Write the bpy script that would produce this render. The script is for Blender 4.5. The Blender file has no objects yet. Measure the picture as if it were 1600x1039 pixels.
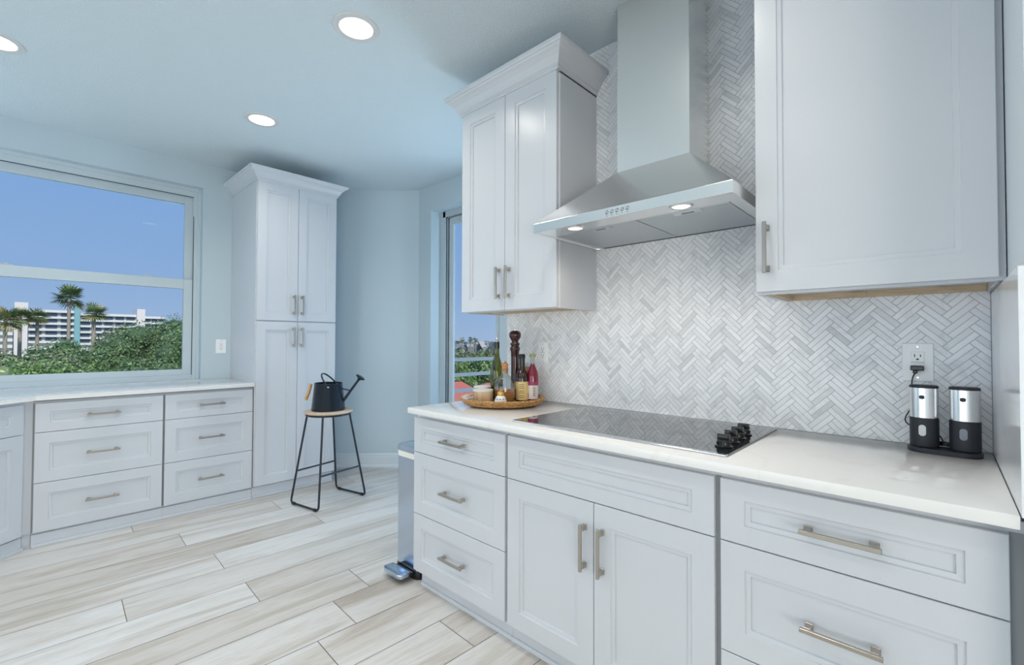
import bpy, bmesh, math, random
from mathutils import Vector, Matrix, noise
random.seed(7)
S = bpy.context.scene
COL = S.collection
PI = math.pi
R = math.radians

# ------------------------------------------------------------------ camera, world, sun, big lights, exposure
FPX, YAW, PITCH, ROLL = 715.8, 43.317, 1.063, 0.1575
CAM = Vector((0.0134, -2.005, 1.2505))
cd = bpy.data.cameras.new('camera'); cam = bpy.data.objects.new('camera', cd); COL.objects.link(cam)
cd.sensor_fit = 'HORIZONTAL'; cd.sensor_width = 36.0; cd.lens = FPX * 36.0 / 1600.0
cd.clip_start = 0.02; cd.clip_end = 3000
a = R(YAW); F = Vector((-math.sin(a), math.cos(a), 0)); Rt = Vector((math.cos(a), math.sin(a), 0)); U = Vector((0, 0, 1))
t = R(PITCH); F2 = F*math.cos(t) + U*math.sin(t); U2 = U*math.cos(t) - F*math.sin(t)
t = R(ROLL); R3 = Rt*math.cos(t) + U2*math.sin(t); U3 = U2*math.cos(t) - Rt*math.sin(t)
m = Matrix((R3, U3, -F2)).transposed().to_4x4(); m.translation = CAM
cam.matrix_world = m
S.camera = cam
S.view_settings.view_transform = 'Standard'; S.view_settings.look = 'None'
S.view_settings.gamma = 1.0; S.view_settings.use_curve_mapping = False
S.view_settings.exposure = 0.30
try:
    S.cycles.use_denoising = True
    S.cycles.max_bounces = 12; S.cycles.diffuse_bounces = 6; S.cycles.glossy_bounces = 5
    S.cycles.transparent_max_bounces = 16; S.cycles.transmission_bounces = 8
    S.cycles.sample_clamp_indirect = 6.0; S.cycles.caustics_reflective = False; S.cycles.caustics_refractive = False
except Exception:
    pass

w = bpy.data.worlds.new('sky'); S.world = w; w.use_nodes = True
nt = w.node_tree; nt.nodes.clear()
tc = nt.nodes.new('ShaderNodeTexCoord'); sx = nt.nodes.new('ShaderNodeSeparateXYZ'); cr = nt.nodes.new('ShaderNodeValToRGB')
bg = nt.nodes.new('ShaderNodeBackground'); wo = nt.nodes.new('ShaderNodeOutputWorld')
nt.links.new(tc.outputs['Generated'], sx.inputs[0]); nt.links.new(sx.outputs['Z'], cr.inputs[0])
nt.links.new(cr.outputs[0], bg.inputs[0]); nt.links.new(bg.outputs[0], wo.inputs[0])
e = cr.color_ramp.elements
e[0].position = 0.0; e[0].color = (0.37, 0.50, 0.72, 1)
e[1].position = 1.0; e[1].color = (0.10, 0.26, 0.66, 1)
k = cr.color_ramp.elements.new(0.10); k.color = (0.28, 0.44, 0.72, 1)
k = cr.color_ramp.elements.new(0.35); k.color = (0.19, 0.38, 0.72, 1)
bg.inputs[1].default_value = 0.80

def add_light(name, kind, loc, aim, energy, color, size=None, sizey=None, shape=None):
    l = bpy.data.lights.new(name, kind); l.energy = energy; l.color = color
    if kind == 'AREA':
        l.shape = shape or 'RECTANGLE'; l.size = size
        if sizey: l.size_y = sizey
    o = bpy.data.objects.new(name, l); COL.objects.link(o); o.location = loc
    o.rotation_euler = Vector(aim).to_track_quat('-Z', 'Y').to_euler()
    return o
sun = add_light('sun', 'SUN', (60, -10, 60), (-1, 0.12, -0.95), 2.6, (1.0, 0.95, 0.86)); sun.data.angle = R(0.6)
COOL = (0.80, 0.90, 1.0)
# unseen fill lamps, added to brighten the room from around the camera
SKYL = (0.66, 0.85, 1.0)
add_light('daylight_fill', 'AREA', (-1.1, -5.12, 1.25), (0, 1, 0.15), 31, (0.88, 0.94, 1.0), 3.2, 2.1)
add_light('daylight_fill', 'AREA', (-4.50, -3.9, 1.4), (1, 0.15, 0.45), 8, SKYL, 1.3, 1.5)
add_light('daylight_fill', 'AREA', (2.50, -3.4, 1.25), (-1, 0.25, 0.40), 82, (1.0, 0.94, 0.86), 2.4, 2.0)
add_light('daylight_fill', 'AREA', (-4.70, -2.62, 1.70), (1, 0, 0.3), 6, SKYL, 0.55, 1.3)  # added fill in the out-of-view end of the window
add_light('door_fill', 'AREA', (-2.34, 1.02, 1.25), (-0.2, -1, 0.12), 18, SKYL, 0.5, 1.9)  # added fill lamp outside the sliding door, kept out of view
for loc_, aim_, sx_, sy_ in (((-4.80, -1.97, 1.73), (1, 0, 0), 2.0, 1.65), ((-2.8, 0.90, 1.26), (0, -1, 0), 1.6, 2.5)):
    p_ = add_light('sky_portal', 'AREA', loc_, aim_, 1, (1, 1, 1), sx_, sy_); p_.data.cycles.is_portal = True
# ------------------------------------------------------------------ materials
def new_mat(name):
    mt = bpy.data.materials.new(name); mt.use_nodes = True
    n = mt.node_tree.nodes; b = n['Principled BSDF']
    return mt, mt.node_tree, b
def pbr(name, col, rough=0.5, metal=0.0, spec=0.5, **kw):
    mt, t_, b = new_mat(name)
    b.inputs['Base Color'].default_value = (*col, 1); b.inputs['Roughness'].default_value = rough
    b.inputs['Metallic'].default_value = metal; b.inputs['Specular IOR Level'].default_value = spec
    for k_, v in kw.items():
        b.inputs[k_].default_value = v
    return mt
def nd(t_, typ, **kw):
    n = t_.nodes.new(typ)
    for k_, v in kw.items(): setattr(n, k_, v)
    return n
def ramp(t_, fac, stops):
    r_ = nd(t_, 'ShaderNodeValToRGB'); el = r_.color_ramp.elements
    el[0].position = stops[0][0]; el[0].color = (*stops[0][1], 1); el[1].position = stops[-1][0]; el[1].color = (*stops[-1][1], 1)
    for p_, c_ in stops[1:-1]:
        x = el.new(p_); x.color = (*c_, 1)
    t_.links.new(fac, r_.inputs[0]); return r_.outputs[0]
def noise_tex(t_, scale, detail=3, coord='Object', mapscale=None, rough=0.5, dist=0.0, rot=None):
    c = nd(t_, 'ShaderNodeTexCoord'); n = nd(t_, 'ShaderNodeTexNoise')
    n.inputs['Scale'].default_value = scale; n.inputs['Detail'].default_value = detail
    n.inputs['Roughness'].default_value = rough; n.inputs['Distortion'].default_value = dist
    src = c.outputs[coord]
    if mapscale:
        mp = nd(t_, 'ShaderNodeMapping'); mp.inputs['Scale'].default_value = mapscale
        if rot: mp.inputs['Rotation'].default_value = rot
        t_.links.new(src, mp.inputs[0]); src = mp.outputs[0]
    t_.links.new(src, n.inputs[0]); return n.outputs[0]
def add_bump(t_, b, h, strength, dist=0.01):
    bp = nd(t_, 'ShaderNodeBump'); bp.inputs['Strength'].default_value = strength; bp.inputs['Distance'].default_value = dist
    t_.links.new(h, bp.inputs['Height']); t_.links.new(bp.outputs[0], b.inputs['Normal'])

M = {}
M['cab'] = pbr('cabinet_paint', (0.605, 0.628, 0.665), 0.28)
M['trim'] = pbr('trim_paint', (0.67, 0.73, 0.77), 0.4)
mt, t_, b = new_mat('wall_paint'); b.inputs['Base Color'].default_value = (0.55, 0.65, 0.705, 1); b.inputs['Roughness'].default_value = 0.7
add_bump(t_, b, noise_tex(t_, 90, 4), 0.12, 0.004); M['wall'] = mt
mt, t_, b = new_mat('ceiling_texture'); b.inputs['Base Color'].default_value = (0.70, 0.79, 0.83, 1); b.inputs['Roughness'].default_value = 0.85
add_bump(t_, b, ramp(t_, noise_tex(t_, 130, 5, rough=0.65), [(0.42, (0, 0, 0)), (0.6, (1, 1, 1))]), 0.45, 0.006); M['ceil'] = mt
M['frame'] = pbr('window_frame_white', (0.58, 0.66, 0.70), 0.4)
M['frame_grey'] = pbr('aluminium_frame', (0.50, 0.57, 0.60), 0.4, 0.0)
M['dark'] = pbr('dark_track', (0.03, 0.05, 0.07), 0.4)
M['gap_shade'] = pbr('painted_gap_shade', (0.30, 0.31, 0.32), 0.7)  # darkened colour imitating shade in the cabinet gaps
M['rawwood'] = None
mt, t_, b = new_mat('bare_plywood')
c_ = ramp(t_, noise_tex(t_, 12, 5, mapscale=(1, 8, 8)), [(0.3, (0.52, 0.38, 0.24)), (0.7, (0.66, 0.52, 0.36))]); t_.links.new(c_, b.inputs['Base Color'])
b.inputs['Roughness'].default_value = 0.6; M['rawwood'] = mt
# quartz
mt, t_, b = new_mat('quartz_worktop')
n1 = noise_tex(t_, 2.6, 6, dist=1.2); c_ = ramp(t_, n1, [(0.0, (0.83, 0.82, 0.805)), (0.47, (0.83, 0.82, 0.805)), (0.5, (0.80, 0.788, 0.77)), (0.53, (0.83, 0.82, 0.805)), (1.0, (0.825, 0.815, 0.80))])
t_.links.new(c_, b.inputs['Base Color']); b.inputs['Roughness'].default_value = 0.045; M['quartz'] = mt
mt, t_, b = new_mat('marble_slab')
n1 = noise_tex(t_, 1.8, 6, dist=0.8, mapscale=(1, 1, 2.5)); c_ = ramp(t_, n1, [(0.3, (0.80, 0.83, 0.87)), (0.5, (0.86, 0.88, 0.91)), (0.7, (0.76, 0.80, 0.85))])
t_.links.new(c_, b.inputs['Base Color']); b.inputs['Roughness'].default_value = 0.12; M['slab'] = mt
# marble tiles: each stone has its own shade
mt, t_, b = new_mat('marble_mosaic')
at = nd(t_, 'ShaderNodeAttribute'); at.attribute_name = 'shade'
v = ramp(t_, noise_tex(t_, 14, 6, dist=1.0, rough=0.65), [(0.35, (0.86, 0.86, 0.86)), (0.5, (1, 1, 1)), (0.75, (0.96, 0.96, 0.96))])
base = ramp(t_, at.outputs['Fac'], [(0.0, (0.70, 0.71, 0.725)), (0.35, (0.84, 0.855, 0.88)), (1.0, (0.95, 0.96, 0.985))])
mx = nd(t_, 'ShaderNodeMix', data_type='RGBA', blend_type='MULTIPLY'); mx.inputs[0].default_value = 1.0
t_.links.new(base, mx.inputs[6]); t_.links.new(v, mx.inputs[7]); t_.links.new(mx.outputs[2], b.inputs['Base Color'])
b.inputs['Roughness'].default_value = 0.28; M['tile'] = mt
M['grout'] = pbr('grout', (0.53, 0.55, 0.57), 0.9)
# floor planks
mt, t_, b = new_mat('oak_plank')
at = nd(t_, 'ShaderNodeAttribute'); at.attribute_name = 'shade'
uv = nd(t_, 'ShaderNodeUVMap'); uv.uv_map = 'uv'
def fl(scale, ms, detail=5, dist=0.0, rough=0.55):
    mp = nd(t_, 'ShaderNodeMapping'); mp.inputs['Scale'].default_value = ms; t_.links.new(uv.outputs[0], mp.inputs[0])
    n = nd(t_, 'ShaderNodeTexNoise'); n.inputs['Scale'].default_value = scale; n.inputs['Detail'].default_value = detail
    n.inputs['Distortion'].default_value = dist; n.inputs['Roughness'].default_value = rough
    t_.links.new(mp.outputs[0], n.inputs[0]); return n.outputs[0]
broad = fl(1.7, (0.5, 4.2, 1), 5, 1.1, 0.6)
grain = fl(11.0, (0.8, 14.0, 1), 7, 0.5, 0.75)
base = ramp(t_, broad, [(0.28, (0.47, 0.42, 0.37)), (0.42, (0.59, 0.56, 0.525)), (0.55, (0.68, 0.67, 0.655)), (0.72, (0.64, 0.625, 0.61))])
g = ramp(t_, grain, [(0.30, (0.84, 0.81, 0.78)), (0.48, (0.98, 0.97, 0.96)), (0.62, (1.05, 1.05, 1.05))])
mx = nd(t_, 'ShaderNodeMix', data_type='RGBA', blend_type='MULTIPLY'); mx.inputs[0].default_value = 1.0
t_.links.new(base, mx.inputs[6]); t_.links.new(g, mx.inputs[7])
mx2 = nd(t_, 'ShaderNodeMix', data_type='RGBA', blend_type='MULTIPLY'); mx2.inputs[0].default_value = 1.0
sh = ramp(t_, at.outputs['Fac'], [(0.0, (0.84, 0.79, 0.74)), (0.35, (0.98, 0.97, 0.96)), (1.0, (1.06, 1.07, 1.08))])
t_.links.new(mx.outputs[2], mx2.inputs[6]); t_.links.new(sh, mx2.inputs[7]); t_.links.new(mx2.outputs[2], b.inputs['Base Color'])
b.inputs['Roughness'].default_value = 0.42; add_bump(t_, b, grain, 0.08, 0.003); M['plank'] = mt
M['joint'] = pbr('plank_joint', (0.20, 0.17, 0.14), 0.9)
# metals
def brushed(name, col, rough, ms, amp=0.12):
    mt, t_, b = new_mat(name); b.inputs['Metallic'].default_value = 1.0; b.inputs['Base Color'].default_value = (*col, 1)
    n = noise_tex(t_, 30, 3, mapscale=ms)
    mr = nd(t_, 'ShaderNodeMapRange'); mr.inputs['To Min'].default_value = rough - amp/2; mr.inputs['To Max'].default_value = rough + amp/2
    t_.links.new(n, mr.inputs[0]); t_.links.new(mr.outputs[0], b.inputs['Roughness']); return mt
M['steel'] = brushed('brushed_steel', (0.90, 0.90, 0.89), 0.24, (0.4, 0.4, 25), 0.05)
M['steel_under'] = brushed('filter_steel', (0.55, 0.58, 0.60), 0.42, (60, 60, 1))
M['nickel'] = pbr('brushed_nickel', (0.47, 0.43, 0.38), 0.28, 1.0)
M['chrome'] = pbr('polished_steel', (0.75, 0.76, 0.78), 0.15, 1.0)
M['can_steel'] = brushed('fingerprint_steel', (0.56, 0.64, 0.76), 0.20, (40, 40, 0.5))
M['blackglass'] = pbr('black_ceramic_glass', (0.012, 0.014, 0.017), 0.03, 0.0, 0.5, **{'Coat Weight': 0.5, 'Coat Roughness': 0.02, 'Coat IOR': 1.5})
M['burner'] = pbr('burner_ring', (0.30, 0.31, 0.32), 0.15)
M['black'] = pbr('black_plastic', (0.012, 0.012, 0.013), 0.22)
M['blackmatte'] = pbr('matte_black', (0.018, 0.021, 0.028), 0.45)
M['blackmetal'] = pbr('black_powder_coat', (0.010, 0.014, 0.022), 0.35)
M['enamel'] = pbr('navy_black_enamel', (0.012, 0.022, 0.035), 0.22, 0.3)
M['plastic'] = pbr('white_plastic', (0.92, 0.93, 0.94), 0.25)
M['slot'] = pbr('socket_slot', (0.05, 0.05, 0.05), 0.6)
M['bag'] = pbr('bin_liner', (0.80, 0.80, 0.72), 0.5)
mt, t_, b = new_mat('light_wood')
c_ = ramp(t_, noise_tex(t_, 7, 5, mapscale=(1, 9, 9), dist=0.4), [(0.3, (0.50, 0.37, 0.26)), (0.7, (0.68, 0.55, 0.42))]); t_.links.new(c_, b.inputs['Base Color']); M['wood'] = mt
mt, t_, b = new_mat('orange_wood')
c_ = ramp(t_, noise_tex(t_, 20, 5, mapscale=(8, 8, 1)), [(0.3, (0.50, 0.29, 0.13)), (0.7, (0.66, 0.42, 0.22))]); t_.links.new(c_, b.inputs['Base Color']); M['wood2'] = mt
mt, t_, b = new_mat('ribbed_wood_bowl')
c_ = ramp(t_, noise_tex(t_, 55, 3, mapscale=(1, 1, 0.05)), [(0.35, (0.42, 0.28, 0.15)), (0.55, (0.66, 0.50, 0.33))]); t_.links.new(c_, b.inputs['Base Color']); M['ribwood'] = mt
mt, t_, b = new_mat('woven_rattan')
c_ = ramp(t_, noise_tex(t_, 90, 3, mapscale=(1, 1, 3)), [(0.35, (0.20, 0.10, 0.035)), (0.5, (0.52, 0.29, 0.10)), (0.7, (0.66, 0.42, 0.18))]); t_.links.new(c_, b.inputs['Base Color']); b.inputs['Roughness'].default_value = 0.45; M['rattan'] = mt
M['bowlrim'] = pbr('pale_bowl_rim', (0.72, 0.70, 0.66), 0.5)
M['lacquer'] = pbr('dark_lacquered_wood', (0.045, 0.012, 0.010), 0.12, 0.0, 0.6)
M['cork'] = pbr('cork', (0.52, 0.24, 0.10), 0.7)
M['yellowcork'] = pbr('olive_stopper', (0.35, 0.36, 0.10), 0.4)
M['gold'] = pbr('gold_cap', (0.72, 0.45, 0.10), 0.3, 0.6)
M['soy'] = pbr('dark_brown_glass', (0.035, 0.014, 0.010), 0.06, 0.0, 0.7)
M['redglass'] = pbr('red_vinegar_glass', (0.22, 0.012, 0.035), 0.06, 0.0, 0.7)
M['magenta'] = pbr('magenta_band', (0.38, 0.03, 0.14), 0.4)
M['orangeglass'] = pbr('orange_oil', (0.70, 0.24, 0.03), 0.1)
M['ylabel'] = pbr('yellow_paper_label', (0.78, 0.60, 0.28), 0.6)
M['wlabel'] = pbr('white_paper_label', (0.78, 0.76, 0.74), 0.6)
M['brownink'] = pbr('brown_ink', (0.16, 0.08, 0.03), 0.6)
M['redink'] = pbr('red_ink', (0.35, 0.03, 0.03), 0.6)
M['china'] = pbr('painted_china', (0.78, 0.80, 0.82), 0.15)
M['blueink'] = pbr('blue_dot_glaze', (0.10, 0.16, 0.34), 0.3)
M['amber'] = pbr('amber_liquid', (0.42, 0.16, 0.045), 0.08)
def thin_glass(name, tint, refl=0.08, rough=0.0):
    mt = bpy.data.materials.new(name); mt.use_nodes = True; t_ = mt.node_tree; t_.nodes.clear()
    o = nd(t_, 'ShaderNodeOutputMaterial'); mxs = nd(t_, 'ShaderNodeMixShader'); tr = nd(t_, 'ShaderNodeBsdfTransparent'); gl = nd(t_, 'ShaderNodeBsdfGlossy')
    fr = nd(t_, 'ShaderNodeLayerWeight'); fr.inputs['Blend'].default_value = 0.25
    mr = nd(t_, 'ShaderNodeMapRange'); mr.inputs['To Min'].default_value = refl*0.5; mr.inputs['To Max'].default_value = min(1.0, refl*5)
    tr.inputs[0].default_value = (*tint, 1); gl.inputs['Roughness'].default_value = rough
    t_.links.new(fr.outputs['Facing'], mr.inputs[0]); t_.links.new(mr.outputs[0], mxs.inputs[0])
    t_.links.new(tr.outputs[0], mxs.inputs[1]); t_.links.new(gl.outputs[0], mxs.inputs[2]); t_.links.new(mxs.outputs[0], o.inputs[0]); return mt
M['pane'] = thin_glass('window_glass', (0.97, 0.985, 0.99), 0.02)
M['clear'] = thin_glass('clear_bottle_glass', (0.86, 0.91, 0.92), 0.14)
M['green'] = thin_glass('olive_green_glass', (0.42, 0.42, 0.06), 0.12)
def emit(name, col, s):
    mt, t_, b = new_mat(name); b.inputs['Base Color'].default_value = (*col, 1)
    b.inputs['Emission Color'].default_value = (*col, 1); b.inputs['Emission Strength'].default_value = s; return mt
M['lens'] = emit('lit_lens', (1.0, 0.98, 0.93), 2.6)
M['bulb'] = emit('lit_hood_bulb', (1.0, 0.86, 0.70), 1.5)
M['ring'] = pbr('downlight_trim', (0.66, 0.66, 0.66), 0.4)

# ------------------------------------------------------------------ mesh helpers
class MB:
    def __init__(s): s.bm = bmesh.new()
    def quad(s, pts):
        return s.bm.faces.new([s.bm.verts.new(p) for p in pts])
    def box(s, x0, x1, y0, y1, z0, z1, bev=0.0, T=None, seg=2):
        r = bmesh.ops.create_cube(s.bm, size=1.0); vs = r['verts']
        for v_ in vs:
            v_.co = Vector((x0 + (v_.co.x+.5)*(x1-x0), y0 + (v_.co.y+.5)*(y1-y0), z0 + (v_.co.z+.5)*(z1-z0)))
        if bev > 0:
            ed = list({e_ for v_ in vs for e_ in v_.link_edges})
            r2 = bmesh.ops.bevel(s.bm, geom=ed, offset=bev, segments=seg, affect='EDGES', profile=0.5)
            vs = list({v_ for f in r2['faces'] for v_ in f.verts} | {v_ for v_ in vs if v_.is_valid})
        if T is not None:
            for v_ in vs: v_.co = T @ v_.co
        return s
    def poly(s, pts, z0, z1, bev=0.0):      # vertical prism
        bot = [s.bm.verts.new((p[0], p[1], z0)) for p in pts]; top = [s.bm.verts.new((p[0], p[1], z1)) for p in pts]
        n = len(pts); s.bm.faces.new(top); s.bm.faces.new(bot[::-1])
        for i in range(n): s.bm.faces.new((bot[i], bot[(i+1) % n], top[(i+1) % n], top[i]))
        if bev > 0:
            ed = list({e_ for v_ in top+bot for e_ in v_.link_edges})
            bmesh.ops.bevel(s.bm, geom=ed, offset=bev, segments=2, affect='EDGES', profile=0.5)
        return s
    def lathe(s, prof, c=(0, 0, 0), n=32, sx=1.0, sy=1.0, T=None, close=True):
        rings = []
        for (r_, z_) in prof:
            if r_ <= 1e-6:
                v_ = s.bm.verts.new((c[0], c[1], c[2]+z_)); rings.append([v_])
            else:
                rings.append([s.bm.verts.new((c[0]+r_*sx*math.cos(2*PI*i/n), c[1]+r_*sy*math.sin(2*PI*i/n), c[2]+z_)) for i in range(n)])
        for A, B in zip(rings, rings[1:]):
            for i in range(n):
                j = (i+1) % n
                if len(A) == 1 and len(B) == 1: continue
                if len(A) == 1: s.bm.faces.new((A[0], B[j], B[i]))
                elif len(B) == 1: s.bm.faces.new((A[i], A[j], B[0]))
                else: s.bm.faces.new((A[i], A[j], B[j], B[i]))
        if T is not None:
            for A in rings:
                for v_ in A: v_.co = T @ v_.co
        return s
    def tube(s, pts, r, n=10, closed=False, r2=None):
        pts = [Vector(p) for p in pts]; N = len(pts); rings = []
        up = None
        for i, p in enumerate(pts):
            if closed: d = pts[(i+1) % N] - pts[i-1]
            else: d = pts[min(i+1, N-1)] - pts[max(i-1, 0)]
            d.normalize()
            if up is None:
                up = Vector((0, 0, 1)) if abs(d.z) < 0.9 else Vector((1, 0, 0))
            x = d.cross(up)
            if x.length < 1e-5: x = d.orthogonal()
            x.normalize(); y = x.cross(d).normalized(); up = y
            rr = r if r2 is None else r + (r2-r)*i/(N-1)
            rings.append([s.bm.verts.new(p + x*rr*math.cos(2*PI*j/n) + y*rr*math.sin(2*PI*j/n)) for j in range(n)])
        seq = list(zip(rings, rings[1:])) + ([(rings[-1], rings[0])] if closed else [])
        for A, B in seq:
            for j in range(n): s.bm.faces.new((A[j], A[(j+1) % n], B[(j+1) % n], B[j]))
        if not closed:
            s.bm.faces.new(rings[0][::-1]); s.bm.faces.new(rings[-1])
        return s
def world_off(o):
    v = Vector((0, 0, 0))
    while o is not None:
        v += o.location; o = o.parent
    return v
def obj(name, mb, mat, parent=None, smooth=None, label=None):
    bm = mb.bm if isinstance(mb, MB) else mb
    bmesh.ops.recalc_face_normals(bm, faces=bm.faces)
    if parent is not None:
        off = world_off(parent)
        if off.length > 0: bmesh.ops.translate(bm, verts=bm.verts, vec=-off)
    me = bpy.data.meshes.new(name); bm.to_mesh(me); bm.free()
    if isinstance(mat, (list, tuple)):
        for q in mat: me.materials.append(q)
    else: me.materials.append(mat)
    o = bpy.data.objects.new(name, me); COL.objects.link(o)
    if parent is not None: o.parent = parent
    if smooth is not None:
        me.set_sharp_from_angle(angle=R(smooth))
        for p in me.polygons: p.use_smooth = True
    if label: o['label'] = label
    return o
def thing(name, label, cat, loc=(0, 0, 0), group=None):
    o = bpy.data.objects.new(name, None); COL.objects.link(o); o.location = loc; o.empty_display_size = 0.05
    o['label'] = label; o['category'] = cat
    if group: o['group'] = group
    return o
def tag(o, label, cat, group=None, kind=None):
    o['label'] = label; o['category'] = cat
    if group: o['group'] = group
    if kind: o['kind'] = kind
    return o
def struct(name, mb, mat, parent=None, smooth=None):
    o = obj(name, mb, mat, parent, smooth)
    if parent is None: o['kind'] = 'structure'
    return o
def recenter(o):     # origin of a one-mesh thing at its base
    me = o.data; xs = [v_.co for v_ in me.vertices]
    c = Vector(((min(v_.x for v_ in xs)+max(v_.x for v_ in xs))/2, (min(v_.y for v_ in xs)+max(v_.y for v_ in xs))/2, min(v_.z for v_ in xs)))
    me.transform(Matrix.Translation(-c)); o.location = c; return o

# ------------------------------------------------------------------ room dimensions (metres)
CE = 2.756                      # ceiling
BX = -4.579                     # window wall
CY = 0.677; CX = -3.794         # wall with the sliding door
AX0, AX1 = -1.925, 0.118        # tiled wall
PX = 0.130

# floor
mb = MB()
struct('floor', mb.box(-4.9, 2.8, -5.4, 0.9, -0.12, -0.003), M['joint'])
floor = bpy.data.objects['floor']
bm = bmesh.new(); uvl = bm.loops.layers.uv.new('uv'); shl = bm.faces.layers.float.new('shade')
PW = 0.2415
known = {0: -1.22, 1: -1.05, 2: -0.86, 3: -1.30, 4: -1.77, 5: -1.34, 6: -2.6, 7: -1.435, -1: -0.776, 8: -0.81, -2: -1.9}
extra = {3: -0.40, 4: -0.18, 6: -0.69, 7: 0.17}
Trot = Matrix.Rotation(R(-2.0), 4, 'Z'); piv = Vector((0, -1.0, 0))
for kx in range(-16, 16):
    x1 = -1.89 - PW*(kx-1) - PW*1.0 + PW; x0 = x1 - PW
    x1 = -1.89 - PW*(kx-1) ; x0 = x1 - PW
    j0 = known.get(kx-0, -1.0 + ((kx*37) % 13)*0.11)
    cuts = [j0 + 1.52*q for q in range(-5, 5)]
    if kx in extra: cuts = [c_ for c_ in cuts if abs(c_-extra[kx]) > 0.75 or abs(c_-j0) < 1e-6] + [extra[kx]]
    cuts.sort()
    for y0, y1 in zip(cuts, cuts[1:]):
        g_ = 0.0015
        P = [Vector((x0+g_, y0+g_, 0)), Vector((x1-g_, y0+g_, 0)), Vector((x1-g_, y1-g_, 0)), Vector((x0+g_, y1-g_, 0))]
        sh_ = random.random(); uo, vo = random.random()*40, random.random()*40
        vs = []
        f = bm.faces.new([bm.verts.new(Trot @ (p - piv) + piv) for p in P]); f[shl] = sh_
        for l, p in zip(f.loops, P): l[uvl].uv = (p.y + uo, p.x + vo)
def clip(bm, co, no):
    bmesh.ops.bisect_plane(bm, geom=bm.verts[:]+bm.edges[:]+bm.faces[:], plane_co=co, plane_no=no, clear_outer=True)
clip(bm, (2.75, 0, 0), (1, 0, 0)); clip(bm, (-4.7, 0, 0), (-1, 0, 0)); clip(bm, (0, 0.86, 0), (0, 1, 0)); clip(bm, (0, -5.35, 0), (0, -1, 0))
obj('plank', bm, M['plank'], floor)
# ceiling
struct('ceiling', MB().box(-4.9, 2.8, -5.4, 0.95, CE, CE+0.15), M['ceil'])

# window wall with the opening
WY0, WY1, WZ0, WZ1 = -2.95, -0.985, 0.917, 2.550
mb = MB()
mb.box(BX-0.2, BX, WY1, 0.05, 0, CE); mb.box(BX-0.2, BX, -5.3, WY0, 0, CE)
mb.box(BX-0.2, BX, WY0, WY1, 0, 0.905); mb.box(BX-0.2, BX, WY0, WY1, WZ1, CE)
struct('wall_left', mb, M['wall'])
# slanting corner wall
struct('wall_corner', MB().poly([(BX, -0.078), (CX, CY+0.004), (CX, CY+0.3), (BX-0.2, -0.1+0.25)], 0, CE), M['wall'])
# sliding door wall
DX0, DX1, DZ1 = -3.60, -2.02, 2.515
mb = MB()
mb.box(CX-0.02, DX0, CY, CY+0.2, 0, CE); mb.box(DX1, AX0, CY, CY+0.2, 0, CE); mb.box(DX0, DX1, CY, CY+0.2, DZ1, CE)
struct('wall_far', mb, M['wall'])
# tiled wall
wb = struct('wall_back', MB().box(AX0, 2.7, 0.004, CY+0.2, 0, CE), M['wall'])
# end panel on the right, reaching out to the front edge of the worktop
struct('wall_right', MB().box(PX, 0.86, -0.70, -0.002, 0, CE, 0.002), M['trim'])
struct('wall_front', MB().box(-4.9, 2.8, -5.4, -5.2, 0, CE), M['wall'])
struct('wall_side', MB().box(2.6, 2.8, -5.3, 0.9, 0, CE), M['wall'])
# splash slab on the end panel
struct('trim_1', MB().box(AX1, PX-0.0005, -0.698, -0.006, 0.9155, 1.398, 0.001), M['slab'])

# frames added on solid walls to surround the unseen fill lamps
d2 = struct('fill_frame_back', MB().box(-2.76, -2.70, -5.199, -5.12, 0.0, 2.42).box(0.50, 0.56, -5.199, -5.12, 0.0, 2.42).box(-2.70, 0.50, -5.199, -5.12, 2.34, 2.42).box(-1.13, -1.07, -5.199, -5.13, 0.0, 2.34).box(-2.70, 0.50, -5.199, -5.12, 0.0, 0.06), M['frame'])
w2 = struct('fill_frame_side', MB().box(2.53, 2.599, -4.66, -4.60, 0.30, 2.42).box(2.53, 2.599, -2.20, -2.14, 0.30, 2.42).box(2.53, 2.599, -4.60, -2.20, 2.36, 2.42).box(2.53, 2.599, -4.60, -2.20, 0.24, 0.30), M['frame'])

# herringbone mosaic in blocks of two stones
W_, L_ = 0.0349, 0.0872
bm = bmesh.new(); shl = bm.faces.layers.float.new('shade')
U0, V0 = -0.3365, 0.915
gr = 0.0009; th = 0.0042
def hb(p0, q0, dp, dq):
    c4 = [(p0+gr, q0+gr), (p0+dp-gr, q0+gr), (p0+dp-gr, q0+dq-gr), (p0+gr, q0+dq-gr)]
    uvs = [((p-q)/math.sqrt(2)+U0, (p+q)/math.sqrt(2)+V0) for p, q in c4]
    if max(u for u, v_ in uvs) < AX0 or min(u for u, v_ in uvs) > AX1 or max(v_ for u, v_ in uvs) < 0.9 or min(v_ for u, v_ in uvs) > CE: return
    sh_ = min(1.0, max(0.0, random.gauss(0.62, 0.27)))
    cx_ = sum(u for u, v_ in uvs)/4; cz_ = sum(v_ for u, v_ in uvs)/4
    sh_ = min(1, max(0, sh_ + 0.25*noise.noise(Vector((cx_*3, 0, cz_*3)))))
    back = [bm.verts.new((u, 0.004, v_)) for u, v_ in uvs]
    ce_ = (cx_, cz_); fr_ = [bm.verts.new((u+(ce_[0]-u)*0.012, 0.004-th, v_+(ce_[1]-v_)*0.012)) for u, v_ in uvs]
    fs = [bm.faces.new(fr_)] + [bm.faces.new((back[i], back[(i+1) % 4], fr_[(i+1) % 4], fr_[i])) for i in range(4)]
    for f in fs: f[shl] = sh_
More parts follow.
